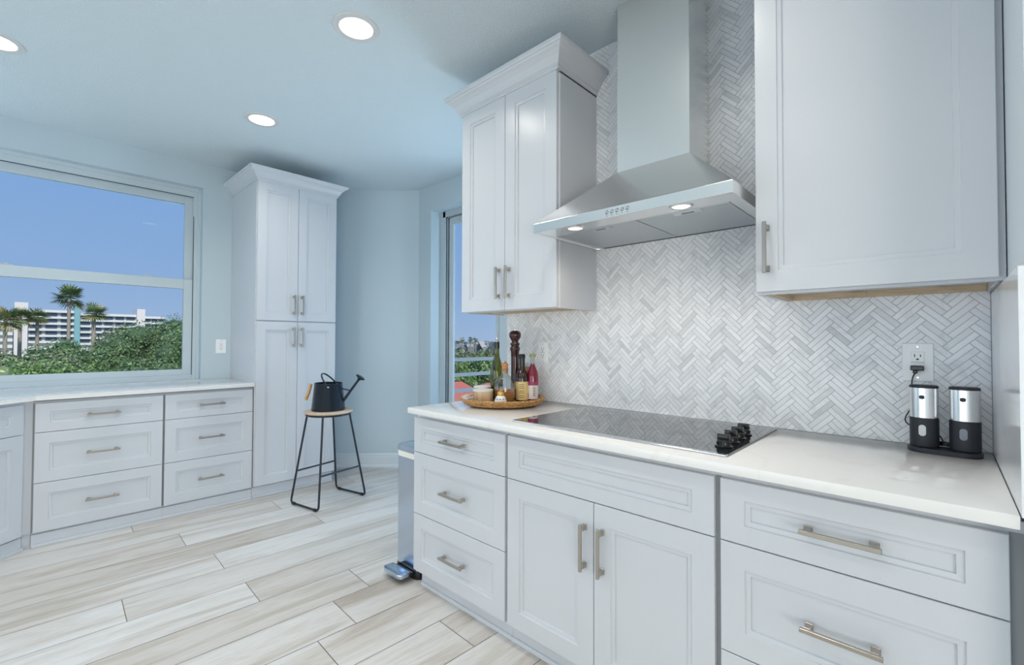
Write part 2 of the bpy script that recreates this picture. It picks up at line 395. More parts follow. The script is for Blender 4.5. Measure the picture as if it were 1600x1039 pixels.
for b_ in range(-18, 6):
    for k_ in range(-5, 45):
        p0, q0 = k_*W_ + b_*L_, k_*W_ - b_*L_
        for h_ in (0, 1):
            hb(p0, q0 + h_*W_/2, L_, W_/2)
            hb(p0 - W_ + h_*W_/2, q0, W_/2, L_)
clip(bm, (AX0+0.006, 0, 0), (-1, 0, 0)); clip(bm, (AX1-0.001, 0, 0), (1, 0, 0)); clip(bm, (0, 0, 0.9165), (0, 0, -1)); clip(bm, (0, 0, CE-0.002), (0, 0, 1))
g1 = obj('grout', MB().box(AX0+0.004, AX1, 0.001, 0.0045, 0.915, CE), M['grout'], wb)
obj('mosaic_tile', bm, M['tile'], wb)
obj('edge_strip', MB().box(AX0, AX0+0.006, -0.002, 0.004, 0.915, CE), M['trim'], wb)

# baseboards
def baseboard(name, p, q):
    p = Vector((*p, 0)); q = Vector((*q, 0)); d = (q-p).normalized(); n_ = Vector((d.y, -d.x, 0)); L = (q-p).length
    T = Matrix((( d.x, n_.x, 0, p.x), (d.y, n_.y, 0, p.y), (0, 0, 1, 0), (0, 0, 0, 1)))
    mb = MB()
    prof = [(0, 0), (0.022, 0), (0.022, 0.018), (0.014, 0.028), (0.014, 0.100), (0.010, 0.104), (0.010, 0.124), (0.006, 0.130), (0.006, 0.140), (0, 0.142)]
    A = [mb.bm.verts.new(T @ Vector((0, y_, z_))) for y_, z_ in prof]; B = [mb.bm.verts.new(T @ Vector((L, y_, z_))) for y_, z_ in prof]
    for i in range(len(prof)-1): mb.bm.faces.new((A[i], A[i+1], B[i+1], B[i]))
    mb.bm.faces.new(A); mb.bm.faces.new(B[::-1])
    struct(name, mb, M['trim'])
baseboard('baseboard_corner', (-4.56, -0.062), (CX+0.006, CY-0.001))
baseboard('baseboard_far', (CX+0.006, CY-0.001), (DX0, CY-0.001))

# ------------------------------------------------------------------ window 1 (double hung, two sashes)
w1 = bpy.data.objects.new('window_1', None); COL.objects.link(w1); w1.location = (BX-0.1, -1.97, WZ0); w1['kind'] = 'structure'
xo, xi = BX-0.16, BX-0.075
mb = MB()
mb.box(xo, xi, WY1-0.050, WY1, WZ0, WZ1, 0.002); mb.box(xo, xi, WY0, WY0+0.05, WZ0, WZ1, 0.002)
mb.box(xo, xi, WY0+0.05, WY1-0.05, WZ1-0.075, WZ1, 0.002); mb.box(xo, xi, WY0+0.05, WY1-0.05, WZ0, WZ0+0.040, 0.002)
mb.box(xi, xi+0.014, WY1-0.022, WY1, WZ0, WZ1, 0.002); mb.box(xi, xi+0.014, WY0+0.02, WY1-0.022, WZ1-0.028, WZ1, 0.002)
obj('window_frame', mb, M['frame'], w1)
YA, YB = WY0+0.05, WY1-0.05
obj('dark_groove', MB().box(xi-0.001, xi+0.001, WY1-0.052, WY1-0.047, WZ0+0.04, WZ1-0.24), M['dark'], w1)  # dark strip on the frame face, drawn as the groove's shade
obj('head_groove_shade', MB().box(xi-0.001, xi+0.001, WY0+0.05, WY1-0.05, WZ1-0.080, WZ1-0.074), M['dark'], w1)  # same painted groove shade along the head
up = obj('sash', MB().box(xo+0.01, xo+0.04, YA, YA+0.06, 1.70, WZ1-0.075).box(xo+0.01, xo+0.04, YB-0.055, YB, 1.70, WZ1-0.075, 0.002)
        .box(xo+0.01, xo+0.04, YA+0.06, YB-0.055, WZ1-0.135, WZ1-0.075, 0.002).box(xo+0.01, xo+0.04, YA+0.06, YB-0.055, 1.705, 1.755, 0.002), M['frame'], w1)
obj('glass', MB().box(xo+0.022, xo+0.027, YA+0.055, YB-0.05, 1.75, WZ1-0.13), M['pane'], up)
lo = obj('sash', MB().box(xo+0.045, xo+0.078, YA, YA+0.06, WZ0+0.04, 1.765).box(xo+0.045, xo+0.078, YB-0.062, YB, WZ0+0.04, 1.765, 0.002)
        .box(xo+0.045, xo+0.078, YA+0.06, YB-0.062, WZ0+0.04, 1.005, 0.002).box(xo+0.045, xo+0.078, YA+0.06, YB-0.062, 1.684, 1.765, 0.003), M['frame'], w1)
obj('glass', MB().box(xo+0.06, xo+0.065, YA+0.055, YB-0.055, 1.0, 1.69), M['pane'], lo)
for yl in (-2.11, -1.33):
    obj('latch', MB().box(xo+0.05, xo+0.075, yl-0.035, yl+0.035, 1.765, 1.773, 0.002).box(xo+0.055, xo+0.07, yl-0.012, yl+0.012, 1.772, 1.782, 0.002), M['frame_grey'], lo)
struct('window_sill', MB().box(BX-0.2, BX, WY0+0.001, WY1-0.001, 0.9055, WZ0), M['trim'], w1)

# ------------------------------------------------------------------ door 1 (sliding glass)
d1 = bpy.data.objects.new('door_1', None); COL.objects.link(d1); d1.location = (-2.8, 0.83, 0); d1['kind'] = 'structure'
ya = CY+0.115
mb = MB()
for yy in (ya, ya+0.030, ya+0.060):      # jamb with its three fins
    mb.box(DX0, DX0+0.075, yy, yy+0.010, 0, DZ1); mb.box(DX1-0.06, DX1, yy, yy+0.010, 0, DZ1)
    mb.box(DX0+0.04, DX1-0.04, yy, yy+0.010, DZ1-0.055, DZ1)
mb.box(DX0, DX0+0.03, ya+0.066, ya+0.085, 0, DZ1); mb.box(DX0, DX1, ya+0.066, ya+0.085, DZ1-0.03, DZ1)
mb.box(DX0, DX1, ya-0.01, ya+0.085, 0, 0.03)
obj('door_frame', mb, M['frame_grey'], d1)
obj('track_gasket', MB().box(DX0+0.002, DX0+0.055, ya+0.012, ya+0.028, 0.03, DZ1-0.05).box(DX0+0.002, DX0+0.055, ya+0.042, ya+0.058, 0.03, DZ1-0.05)
    .box(DX0+0.03, DX1, ya+0.012, ya+0.028, DZ1-0.03, DZ1-0.002).box(DX0+0.03, DX1, ya+0.042, ya+0.058, DZ1-0.03, DZ1-0.002), M['dark'], d1)
def slider(x0, x1, y0, y1, sw=0.062):
    z0, z1 = 0.035, DZ1-0.06
    p_ = obj('door_panel', MB().box(x0, x0+sw, y0, y1, z0, z1, 0.002).box(x1-0.062, x1, y0, y1, z0, z1, 0.002)
        .box(x0+sw-0.002, x1-0.06, y0, y1, z1-0.07, z1, 0.002).box(x0+sw-0.002, x1-0.06, y0, y1, z0, z0+0.10, 0.002), M['frame'], d1)
    obj('glass', MB().box(x0+sw-0.007, x1-0.055, (y0+y1)/2-0.003, (y0+y1)/2+0.003, z0+0.09, z1-0.065), M['pane'], p_)
slider(DX0+0.09, -2.80, ya+0.040, ya+0.064)
slider(-2.785, DX1-0.02, ya+0.008, ya+0.032, 0.085)
obj('dark_groove', MB().box(-2.799, -2.786, ya+0.02, ya+0.05, 0.04, DZ1-0.06), M['dark'], d1)

# ------------------------------------------------------------------ cabinetry
# a face plane is given by (origin, direction along width, outward normal)
class Plane:
    def __init__(s, o, d, n): s.o = Vector(o); s.d = Vector(d).normalized(); s.n = Vector(n).normalized()
    def at(s, u, z, w): return s.o + s.d*u + s.n*w + Vector((0, 0, z))
    def mat(s): # columns d, up, n
        return Matrix(((s.d.x, 0, s.n.x, s.o.x), (s.d.y, 0, s.n.y, s.o.y), (0, 1, s.n.z, s.o.z), (0, 0, 0, 1)))
def front_bm(pl, u0, u1, z0, z1, st, rl, th=0.020):
    mb = MB(); g_ = 0.0015
    u0 += g_; u1 -= g_; z0 += g_; z1 -= g_
    loops = [(0, 0, -th), (0, 0, -0.0015), (0.0015, 0.0015, 0), (st-0.002, rl-0.002, 0), (st, rl, -0.0050), (st+0.012, rl+0.012, -0.0060), (st+0.0132, rl+0.0132, -0.0120)]
    rings = []
    for a_, b_, w_ in loops:
        rings.append([mb.bm.verts.new(pl.at(u, z, w_)) for u, z in ((u0+a_, z0+b_), (u1-a_, z0+b_), (u1-a_, z1-b_), (u0+a_, z1-b_))])
    for A, B in zip(rings, rings[1:]):
        for i in range(4): mb.bm.faces.new((A[i], A[(i+1) % 4], B[(i+1) % 4], B[i]))
    mb.bm.faces.new(rings[-1]); mb.bm.faces.new(rings[0][::-1])
    return mb
def handle_bm(pl, u, z, vertical=False, L=0.165):
    mb = MB(); T = pl.mat(); h = L/2
    def bx(a0, a1, b0, b1, w0, w1, bev=0.0012):
        if vertical: mb.box(u+b0, u+b1, z+a0, z+a1, w0, w1, bev, T, 1)
        else: mb.box(u+a0, u+a1, z+b0, z+b1, w0, w1, bev, T, 1)
    bx(-h, h, -0.0055, 0.0055, 0.026, 0.036)
    for s_ in (-1, 1):
        c = s_*(h-0.016)
        bx(c-0.008, c+0.008, -0.0065, 0.0065, 0.0, 0.0265)
        bx(c-0.010, c+0.010, -0.0085, 0.0085, 0.0, 0.004)
    return mb
def drawer(par, pl, u0, u1, z0, z1, h=True, st=0.066, rl=None, name='drawer'):
    if rl is None: rl = 0.054 if (z1-z0) < 0.2 else 0.068
    d = obj(name, front_bm(pl, u0, u1, z0, z1, st, rl), M['cab'], par)
    if h: obj('handle', handle_bm(pl, (u0+u1)/2, (z0+z1)/2), M['nickel'], d)
    return d
def cdoor(par, pl, u0, u1, z0, z1, hu=None, hz=None, st=0.068, rl=0.072):
    d = obj('door', front_bm(pl, u0, u1, z0, z1, st, rl), M['cab'], par)
    if hu is not None: obj('handle', handle_bm(pl, hu, hz, True), M['nickel'], d)
    return d

# --- base run under the cooktop: faces at y = -0.63
PA = Plane((0, -0.63, 0), (1, 0, 0), (0, -1, 0))
X0, X12, X23, X4 = -1.973, -1.315, -0.467, 0.113
ZB, ZT = 0.084, 0.861
Z1, Z2 = 0.684, 0.374
def base_body(par, x0, x1, y0=-0.610, yb=-0.004):
    mb = MB(); mb.box(x0, x1, y0, yb, ZB, 0.886)
    mb.box(x0+0.0, x1, -0.575, yb, 0, ZB)
    obj('body', mb, M['cab'], par)
def kick(par, x0, x1):
    mb = MB(); mb.box(x0, x1, -0.600, -0.575, 0, 0.018, 0.004); mb.box(x0, x1, -0.588, -0.575, 0.0, 0.066, 0.002)
    obj('toe_kick', mb, M['cab'], par)
c1 = thing('base_cabinet', 'narrow white three-drawer base cabinet beside the steel bin', 'cabinet', ((X0+X12)/2, -0.31, 0))
base_body(c1, X0, X12); kick(c1, -1.950, X12)
for z0_, z1_ in ((Z1, ZT), (Z2, Z1), (ZB, Z2)): drawer(c1, PA, X0, X12-0.006, z0_, z1_)
c2 = thing('base_cabinet', 'wide white base cabinet with two doors below the cooktop', 'cabinet', ((X12+X23)/2, -0.31, 0))
base_body(c2, X12, X23); kick(c2, X12, X23)
drawer(c2, PA, X12+0.006, X23-0.008, Z1, ZT, h=False, name='false_drawer')
XG = -0.888
cdoor(c2, PA, X12+0.006, XG, ZB, Z1, XG-0.036, 0.524); cdoor(c2, PA, XG, X23-0.008, ZB, Z1, XG+0.036, 0.524)
c3 = thing('base_cabinet', 'white three-drawer base cabinet against the right end panel, below the grinders', 'cabinet', ((X23+X4)/2, -0.31, 0))
base_body(c3, X23, PX-0.001); kick(c3, X23, PX-0.001)
for z0_, z1_ in ((Z1, ZT), (Z2, Z1), (ZB, Z2)): drawer(c3, PA, X23+0.006, X4-0.006, z0_, z1_)
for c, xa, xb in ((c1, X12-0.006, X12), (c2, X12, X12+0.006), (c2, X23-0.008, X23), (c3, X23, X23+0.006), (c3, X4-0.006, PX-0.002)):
    obj('gap_shade_strip', MB().box(xa, xb, -0.6125, -0.6101, ZB, ZT), M['gap_shade'], c)  # dark strips painted as the shade between neighbouring fronts
# worktop with its overhang
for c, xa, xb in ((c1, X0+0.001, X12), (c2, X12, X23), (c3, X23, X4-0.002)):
    obj('top_gap_shade', MB().box(xa, xb, -0.6135, -0.6101, 0.8725, 0.8865), M['gap_shade'], c)  # dark strip painted as the shadow line below the worktop
wt = recenter(obj('countertop', MB().box(-1.956, AX1-0.0005, -0.682, -0.0025, 0.887, 0.915, 0.0022), M['quartz'], smooth=35))
tag(wt, 'glossy white quartz countertop that holds the cooktop and the tray', 'countertop')

# --- cooktop
ck = thing('cooktop', 'black glass electric cooktop set into the quartz counter', 'cooktop', (-0.876, -0.33, 0.915))
kx0, kx1, ky0, ky1 = -1.303, -0.449, -0.608, -0.050
obj('glass_top', MB().box(kx0, kx1, ky0+0.016, ky1, 0.9155, 0.9215, 0.001), M['blackglass'], ck)
obj('steel_trim', MB().box(kx0, kx1, ky0, ky0+0.016, 0.9155, 0.9218, 0.002), M['chrome'], ck)
obj('steel_trim', MB().box(kx0, kx1, ky1, ky1+0.004, 0.9155, 0.922, 0.0008), M['chrome'], ck)
for bx_, by_, br_ in ((-1.10, -0.43, 0.105), (-1.12, -0.18, 0.075), (-0.86, -0.30, 0.115), (-0.64, -0.45, 0.075), (-0.67, -0.18, 0.095)):
    mb = MB()
    for rr in (br_, br_*0.62):
        prof = [(rr-0.0012, 0.92155), (rr-0.0012, 0.92165), (rr+0.0012, 0.92165), (rr+0.0012, 0.92155)]
        mb.lathe(prof, (bx_, by_, 0), 64)
    obj('burner_ring', mb, M['burner'], ck)
for i, (x_, y_) in enumerate(((-0.492, -0.500), (-0.497, -0.418), (-0.501, -0.339), (-0.506, -0.257))):
    mb = MB().lathe([(0, 0.9217), (0.026, 0.9217), (0.027, 0.925), (0.020, 0.929), (0.019, 0.938), (0.017, 0.944), (0, 0.944)], (x_, y_, 0), 32)
    for q in range(18):
        an = q*PI/9; mb.box(-0.0015, 0.0015, 0.0185, 0.0215, 0.930, 0.9375, 0, Matrix.Translation((x_, y_, 0)) @ Matrix.Rotation(an, 4, 'Z'))
    mb.box(-0.019, 0.019, -0.0055, 0.0055, 0.941, 0.961, 0.0025, Matrix.Translation((x_, y_, 0)) @ Matrix.Rotation(R(8), 4, 'Z'))
    obj('knob', mb, M['black'], ck, 40)

# --- wall cabinets
def crown(par, x0, x1, y0, y1, z, ex, mat=M['cab'], name='crown_moulding', h=0.098, o_=0.074):
    # ex = which sides run out: (x0, x1, y0, y1) flags
    prof = [(0.000, 0), (0.006, 0), (0.007, 0.010), (0.012, 0.012), (0.012, 0.020), (0.018, 0.024), (0.024, 0.036), (0.034, 0.052), (0.048, 0.066), (0.060, 0.074), (0.064, 0.080), (0.070, 0.082), (o_, 0.090), (o_, h), (0.0, h)]
    mb = MB(); rings = []
    for o, dz in prof:
        a0 = x0 - o*ex[0]; a1 = x1 + o*ex[1]; b0 = y0 - o*ex[2]; b1 = y1 + o*ex[3]
        rings.append([mb.bm.verts.new(p) for p in ((a0, b0, z+dz), (a1, b0, z+dz), (a1, b1, z+dz), (a0, b1, z+dz))])
    for A, B in zip(rings, rings[1:]):
        for i in range(4): mb.bm.faces.new((A[i], A[(i+1) % 4], B[(i+1) % 4], B[i]))
    mb.bm.faces.new(rings[0][::-1]); mb.bm.faces.new(rings[-1])
    obj(name, mb, mat, par)
UZ, UT = 1.405, 2.528
def wall_cab_box(par, x0, x1, yf, z0, z1, yb=-0.0012):
    t_ = 0.018
    mb = MB()
    mb.box(x0, x0+t_, yf, yb, z0, z1); mb.box(x1-t_, x1, yf, yb, z0, z1); mb.box(x0, x1, yf, yb, z1-t_, z1)
    mb.box(x0+0.04, x1-0.04, yf, yf+0.02, z0, z0+0.045); mb.box(x0+0.04, x1-0.04, yf, yf+0.02, z1-0.05, z1-t_)
    mb.box(x0+t_, x0+0.04, yf, yf+0.02, z0, z1-t_); mb.box(x1-0.04, x1-t_, yf, yf+0.02, z0, z1-t_)
    obj('body', mb, M['cab'], par)
u1 = thing('wall_cabinet', 'white two-door wall cabinet with crown, hanging over the tray of bottles', 'cabinet', (-1.62, -0.16, UZ))
wall_cab_box(u1, -1.960, -1.281, -0.308, UZ, UT)
obj('underside', MB().box(-1.941, -1.300, -0.287, -0.003, UZ+0.010, UZ+0.02), M['rawwood'], u1)
PU = Plane((0, -0.328, 0), (1, 0, 0), (0, -1, 0))
cdoor(u1, PU, -1.960, -1.622, UZ+0.002, UT-0.006, -1.657, 1.548, 0.070, 0.070); cdoor(u1, PU, -1.622, -1.286, UZ+0.002, UT-0.006, -1.587, 1.548, 0.070, 0.070)
crown(u1, -1.960, -1.281, -0.328, -0.002, UT-0.012, (1, 1, 1, 0), h=0.104)
u2 = thing('wall_cabinet', 'large white single-door wall cabinet above the plugged-in grinders', 'cabinet', (-0.16, -0.18, UZ))
wall_cab_box(u2, -0.4367, PX-0.002, -0.338, UZ, UT)
obj('underside', MB().box(-0.418, PX-0.021, -0.317, -0.021, UZ+0.022, UZ+0.03), M['cab'], u2)
obj('hanging_rail', MB().box(-0.418, PX-0.021, -0.020, -0.002, UZ+0.001, UZ+0.022).box(-0.418, -0.4, -0.316, -0.021, UZ+0.002, UZ+0.0215).box(-0.22, -0.18, -0.024, -0.0201, UZ+0.002, UZ+0.02).box(0.00, 0.035, -0.024, -0.0201, UZ+0.002, UZ+0.02), M['rawwood'], u2)
PU2 = Plane((0, -0.3588, 0), (1, 0, 0), (0, -1, 0))
cdoor(u2, PU2, -0.4367, 0.116, UZ+0.006, UT-0.006, -0.402, 1.553, 0.066, 0.070)
crown(u2, -0.4367, PX-0.002, -0.3588, -0.002, UT-0.012, (1, 0, 1, 0), h=0.104)

# --- pantry cabinet
PT = Plane((-3.93, 0, 0), (0, 1, 0), (1, 0, 0))
TY0, TYG, TY1 = -0.7645, -0.444, -0.114
pt = thing('pantry_cabinet', 'tall white four-door pantry cabinet with crown behind the stool', 'cabinet', (-4.26, -0.44, 0))
mb = MB(); mb.box(BX+0.0015, -3.95, TY0, TY1, 0.099, 2.535); mb.box(BX+0.0015, -3.99, TY0, TY1, 0, 0.099)
obj('body', mb, M['cab'], pt)
obj('toe_kick', MB().box(-3.99, -3.962, TY0, TY1, 0, 0.02, 0.004).box(-3.99, -3.976, TY0, TY1, 0, 0.085, 0.002), M['cab'], pt)
for z0_, z1_, hz in ((0.099, 1.404, 1.277), (1.410, 2.530, 1.545)):
    cdoor(pt, PT, TY0+0.003, TYG, z0_, z1_, TYG-0.034, hz, 0.068, 0.070); cdoor(pt, PT, TYG, TY1, z0_, z1_, TYG+0.034, hz, 0.068, 0.070)
crown(pt, BX+0.002, -3.93, TY0, TY1, 2.523, (0, 1, 1, 1))

# --- drawer units under the window
PB = Plane((-3.955, 0, 0), (0, 1, 0), (1, 0, 0))
BY0, BY1, BY2 = -1.968, -1.336, -0.7660
bz = (0.092, 0.387, 0.690, 0.867)
for y0_, y1_, lab in ((BY0, BY1, 'white three-drawer cabinet under the window, next to the angled corner unit'), (BY1, BY2, 'white three-drawer cabinet under the window, tight against the tall pantry')):
    c = thing('base_cabinet', lab, 'cabinet', (-4.27, (y0_+y1_)/2, 0))
    obj('body', MB().box(BX+0.0015, -3.975, y0_, y1_, 0.092, 0.886).box(BX+0.0015, -3.99, y0_, y1_, 0, 0.092), M['cab'], c)
    obj('toe_kick', MB().box(-3.99, -3.965, y0_, y1_, 0, 0.02, 0.004).box(-3.99, -3.978, y0_, y1_, 0, 0.078, 0.002), M['cab'], c)
    for yq in (y0_, y1_-0.006): obj('gap_shade_strip', MB().box(-3.9749, -3.972, yq, yq+0.006, 0.092, 0.867), M['gap_shade'], c)  # painted shade at the unit edges
    obj('top_gap_shade', MB().box(-3.9749, -3.9715, y0_, y1_, 0.8755, 0.8865), M['gap_shade'], c)  # painted shadow line below the worktop
    for za, zb in zip(bz, bz[1:]): drawer(c, PB, y0_+0.005, y1_-0.004, za, zb)
# angled corner unit
kx, ky = -3.955, -1.992
d45 = Vector((math.sin(R(43)), -math.cos(R(43)), 0)); n45 = Vector((math.cos(R(43)), math.sin(R(43)), 0))
PD = Plane((kx, ky, 0), d45, n45)
cc = thing('base_cabinet', 'angled white corner cabinet, cut off at the edge of the photo', 'cabinet', (-4.2, -2.5, 0))
def q2(u, w_): v_ = PD.at(u, 0, w_); return (v_.x, v_.y)
obj('body', MB().poly([(BX+0.0015, BY0-0.001), (kx-0.02, BY0-0.001), q2(0, -0.02), q2(0.62, -0.02), (BX+0.0015, q2(0.62, -0.02)[1])], 0.092, 0.886)
    .poly([(BX+0.0015, BY0-0.001), (kx-0.035, BY0-0.001), q2(-0.01, -0.035), q2(0.62, -0.035), (BX+0.0015, q2(0.62, -0.035)[1])], 0, 0.092), M['cab'], cc)
obj('toe_kick', MB().poly([q2(-0.005, -0.034), q2(-0.005, -0.012), q2(0.62, -0.012), q2(0.62, -0.034)], 0, 0.02, 0.003).poly([q2(0, -0.034), q2(0, -0.024), q2(0.62, -0.024), q2(0.62, -0.034)], 0, 0.078, 0.001), M['cab'], cc)
drawer(cc, PD, 0.018, 0.60, bz[2], bz[3]); cdoor(cc, PD, 0.018, 0.60, bz[0], bz[2], 0.56, 0.58)
wt2 = recenter(obj('countertop', MB().poly([(BX+0.001, TY0-0.001), (-3.930, TY0-0.001), (-3.930, -1.957), (-3.930+0.60*d45.x, -1.957+0.60*d45.y), (BX+0.001, -1.957+0.60*d45.y)], 0.887, 0.915, 0.002), M['quartz'], smooth=35))
tag(wt2, 'white quartz countertop running under the window', 'countertop')

# ------------------------------------------------------------------ range hood
hd = thing('range_hood', 'stainless steel chimney range hood over the cooktop', 'range hood', (-0.87, -0.25, 1.715))
hx0, hx1, hy = -1.274, -0.458, -0.508
hz0, hz1 = 1.715, 1.755
cx0, cx1, cy, cz = -1.039, -0.7147, -0.207, 2.003
mb = MB(); bt = 0.010
mb.box(hx0, hx1, hy, hy+0.012, hz0, hz1, 0.0015); mb.box(hx0, hx0+0.012, hy+0.012, -0.002, hz0, hz1); mb.box(hx1-0.012, hx1, hy+0.012, -0.002, hz0, hz1)
mb.box(hx0, hx1, -0.014, -0.002, hz0, hz1)
A = [mb.bm.verts.new(p) for p in ((hx0, hy, hz1), (hx1, hy, hz1), (hx1, -0.002, hz1), (hx0, -0.002, hz1))]
B = [mb.bm.verts.new(p) for p in ((cx0, cy, cz), (cx1, cy, cz), (cx1, -0.002, cz), (cx0, -0.002, cz))]
for i in range(4): mb.bm.faces.new((A[i], A[(i+1) % 4], B[(i+1) % 4], B[i]))
mb.bm.faces.new(B)
obj('canopy', mb, M['steel'], hd)
obj('chimney', MB().box(cx0, cx1, cy, -0.002, cz-0.002, 2.412).box(cx0+0.0015, cx1-0.0015, cy+0.0015, -0.002, 2.4125, CE-0.002), M['steel'], hd)
obj('bottom_pan', MB().box(hx0+0.012, hx1-0.012, hy+0.012, hy+0.108, hz0+0.003, hz0+0.008).box(hx0+0.012, hx0+0.045, hy+0.108, -0.014, hz0+0.003, hz0+0.008).box(hx1-0.045, hx1-0.012, hy+0.108, -0.014, hz0+0.003, hz0+0.008), M['steel'], hd)
for xa, xb, xh in ((hx0+0.046, -0.846, -1.01), (-0.842, hx1-0.046, -0.60)):
    f_ = obj('filter', MB().box(xa, xb, hy+0.109, -0.030, hz0+0.001, hz0+0.007, 0.001), M['steel_under'], hd)
    xm = (xa+xb)/2 + 0.02
    obj('filter_latch', MB().box(xm-0.05, xm+0.05, hy+0.118, hy+0.145, hz0-0.001, hz0+0.001), M['chrome'], f_)
    obj('latch_slot', MB().box(xm-0.022, xm+0.022, hy+0.128, hy+0.136, hz0-0.0016, hz0-0.0009), M['slot'], f_)
for lx, ly in ((-1.092, -0.452), (-0.644, -0.456)):
    h_ = obj('lamp_ring', MB().lathe([(0.030, hz0+0.003), (0.032, hz0-0.0005), (0.040, hz0-0.0005), (0.042, hz0+0.003)], (lx, ly, 0), 32), M['chrome'], hd, 40)
    obj('lamp_lens', MB().lathe([(0, hz0+0.001), (0.0235, hz0+0.001), (0.030, hz0+0.002), (0.030, hz0+0.0035), (0, hz0+0.0035)], (lx, ly, 0), 32), M['bulb'], h_, 40)
    hl = add_light('hood_lamp', 'SPOT', (lx, ly, hz0-0.006), (0, 0.12, -1), 3.2, (1.0, 0.86, 0.74)).data; hl.spot_size = R(160); hl.spot_blend = 1.0; hl.shadow_soft_size = 0.02
for i in range(5):
    bx_ = -0.9085 + i*0.0215
    T = Matrix.Translation((bx_, hy, 1.7375)) @ Matrix.Rotation(R(90), 4, 'X')
    obj('button', MB().lathe([(0, 0.006), (0.0048, 0.006), (0.0058, 0.004), (0.0058, 0.0), (0.0075, 0.0), (0.0075, -0.001), (0, -0.001)], (0, 0, 0), 20, T=T), M['chrome'], hd, 40)
    obj('button_mark', MB().box(bx_-0.002, bx_+0.002, hy-0.0004, hy+0.0001, 1.723, 1.7245), M['slot'], hd)

# ------------------------------------------------------------------ outlets
def outlet_face(mb_, slots, T, gfci=False): pass
def outlet(label, pl, u, z, w_, h_, two=False):
    c = pl.at(u, z-h_/2, 0)
    t0 = thing('wall_outlet', label, 'outlet', c)
    T = pl.mat()
    obj('cover_plate', MB().box(u-w_/2, u+w_/2, z-h_/2, z+h_/2, 0.0005, 0.0062, 0.0025, T), M['plastic'], t0)
    rec = obj('receptacle', MB().box(u-0.0165, u+0.0165, z-0.034, z+0.034, 0.006, 0.0085, 0.001, T), M['plastic'], t0)
    mb = MB()
    for s_ in (1, -1):
        zc = z + s_*0.018
        mb.box(u-0.0085, u-0.0060, zc-0.001, zc+0.008, 0.0084, 0.009, 0, T); mb.box(u+0.0060, u+0.0085, zc-0.001, zc+0.007, 0.0084, 0.009, 0, T)
        mb.box(u-0.003, u+0.003, zc-0.011, zc-0.006, 0.0084, 0.009, 0.0, T)
    mb.box(u-0.016, u+0.016, z-0.0006, z+0.0006, 0.0084, 0.0088, 0, T)
    obj('slots', mb, M['slot'], rec)
    for s_ in (1, -1):
        obj('plate_screw', MB().box(u-0.003, u+0.003, z+s_*(h_/2-0.012)-0.003, z+s_*(h_/2-0.012)+0.003, 0.006, 0.0066, 0.001, T), M['chrome'], t0)
    return t0
PW0 = Plane((0, -0.0002, 0), (1, 0, 0), (0, -1, 0))
PWB = Plane((BX, 0, 0), (0, 1, 0), (1, 0, 0))
outlet('white outlet on the tiles behind the bottles', PW0, -1.632, 1.186, 0.072, 0.118)
outlet('wide white outlet plate with a black plug in its lower socket', PW0, -0.050, 1.185, 0.078, 0.124)
outlet('white outlet between the window and the pantry', PWB, -0.838, 1.197, 0.078, 0.122)

# ------------------------------------------------------------------ grinders on their charging base
gb = thing('charging_base', 'black charging base under the two grinders', 'charging base', (0.010, -0.105, 0.915))
GR = Matrix.Translation((0.010, -0.103, 0)) @ Matrix.Rotation(R(-3), 4, 'Z')
pts = []
for cxx, a0 in ((0.046, -90), (-0.046, 90)):
    for q in range(13):
        an = R(a0 + q*15); pts.append((cxx + 0.038*math.cos(an), 0.038*math.sin(an)))
pts = [tuple((GR @ Vector((p[0], p[1], 0)))[:2]) for p in pts]
obj('base', MB().poly(pts, 0.9155, 0.929, 0.002), M['blackmatte'], gb, 40)
cord = [(-0.056, -0.012, 1.150), (-0.062, -0.022, 1.135), (-0.064, -0.024, 1.110), (-0.055, -0.022, 1.085), (-0.045, -0.020, 1.07), (-0.052, -0.018, 1.05), (-0.072, -0.016, 1.025), (-0.082, -0.016, 1.000), (-0.078, -0.016, 0.985),
        (-0.060, -0.018, 0.975), (-0.03, -0.02, 0.968), (0.0, -0.024, 0.955), (0.008, -0.03, 0.94), (0.02, -0.035, 0.934), (0.028, -0.045, 0.932), (0.018, -0.06, 0.932)]
def smooth_path(P, n=6):
    P = [Vector(p) for p in P]; out = []
    for i in range(len(P)-1):
        p0, p1, p2, p3 = P[max(i-1, 0)], P[i], P[i+1], P[min(i+2, len(P)-1)]
        for s_ in range(n):
            t_ = s_/n
            out.append(0.5*((2*p1)+(-p0+p2)*t_+(2*p0-5*p1+4*p2-p3)*t_*t_+(-p0+3*p1-3*p2+p3)*t_**3))
    out.append(P[-1]); return out
obj('cord', MB().tube(smooth_path(cord), 0.0019, 8), M['black'], gb, 60)
obj('coiled_cord', MB().tube([(0.012+0.020*math.cos(q*0.5)+q*0.0001, -0.062+0.012*math.sin(q*0.5), 0.931+q*0.00035) for q in range(40)], 0.0019, 6), M['black'], gb, 60)
obj('plug', MB().box(-0.068, -0.034, -0.030, -0.009, 1.158, 1.174, 0.003).box(-0.062, -0.050, -0.026, -0.012, 1.148, 1.160, 0.003), M['black'], gb)
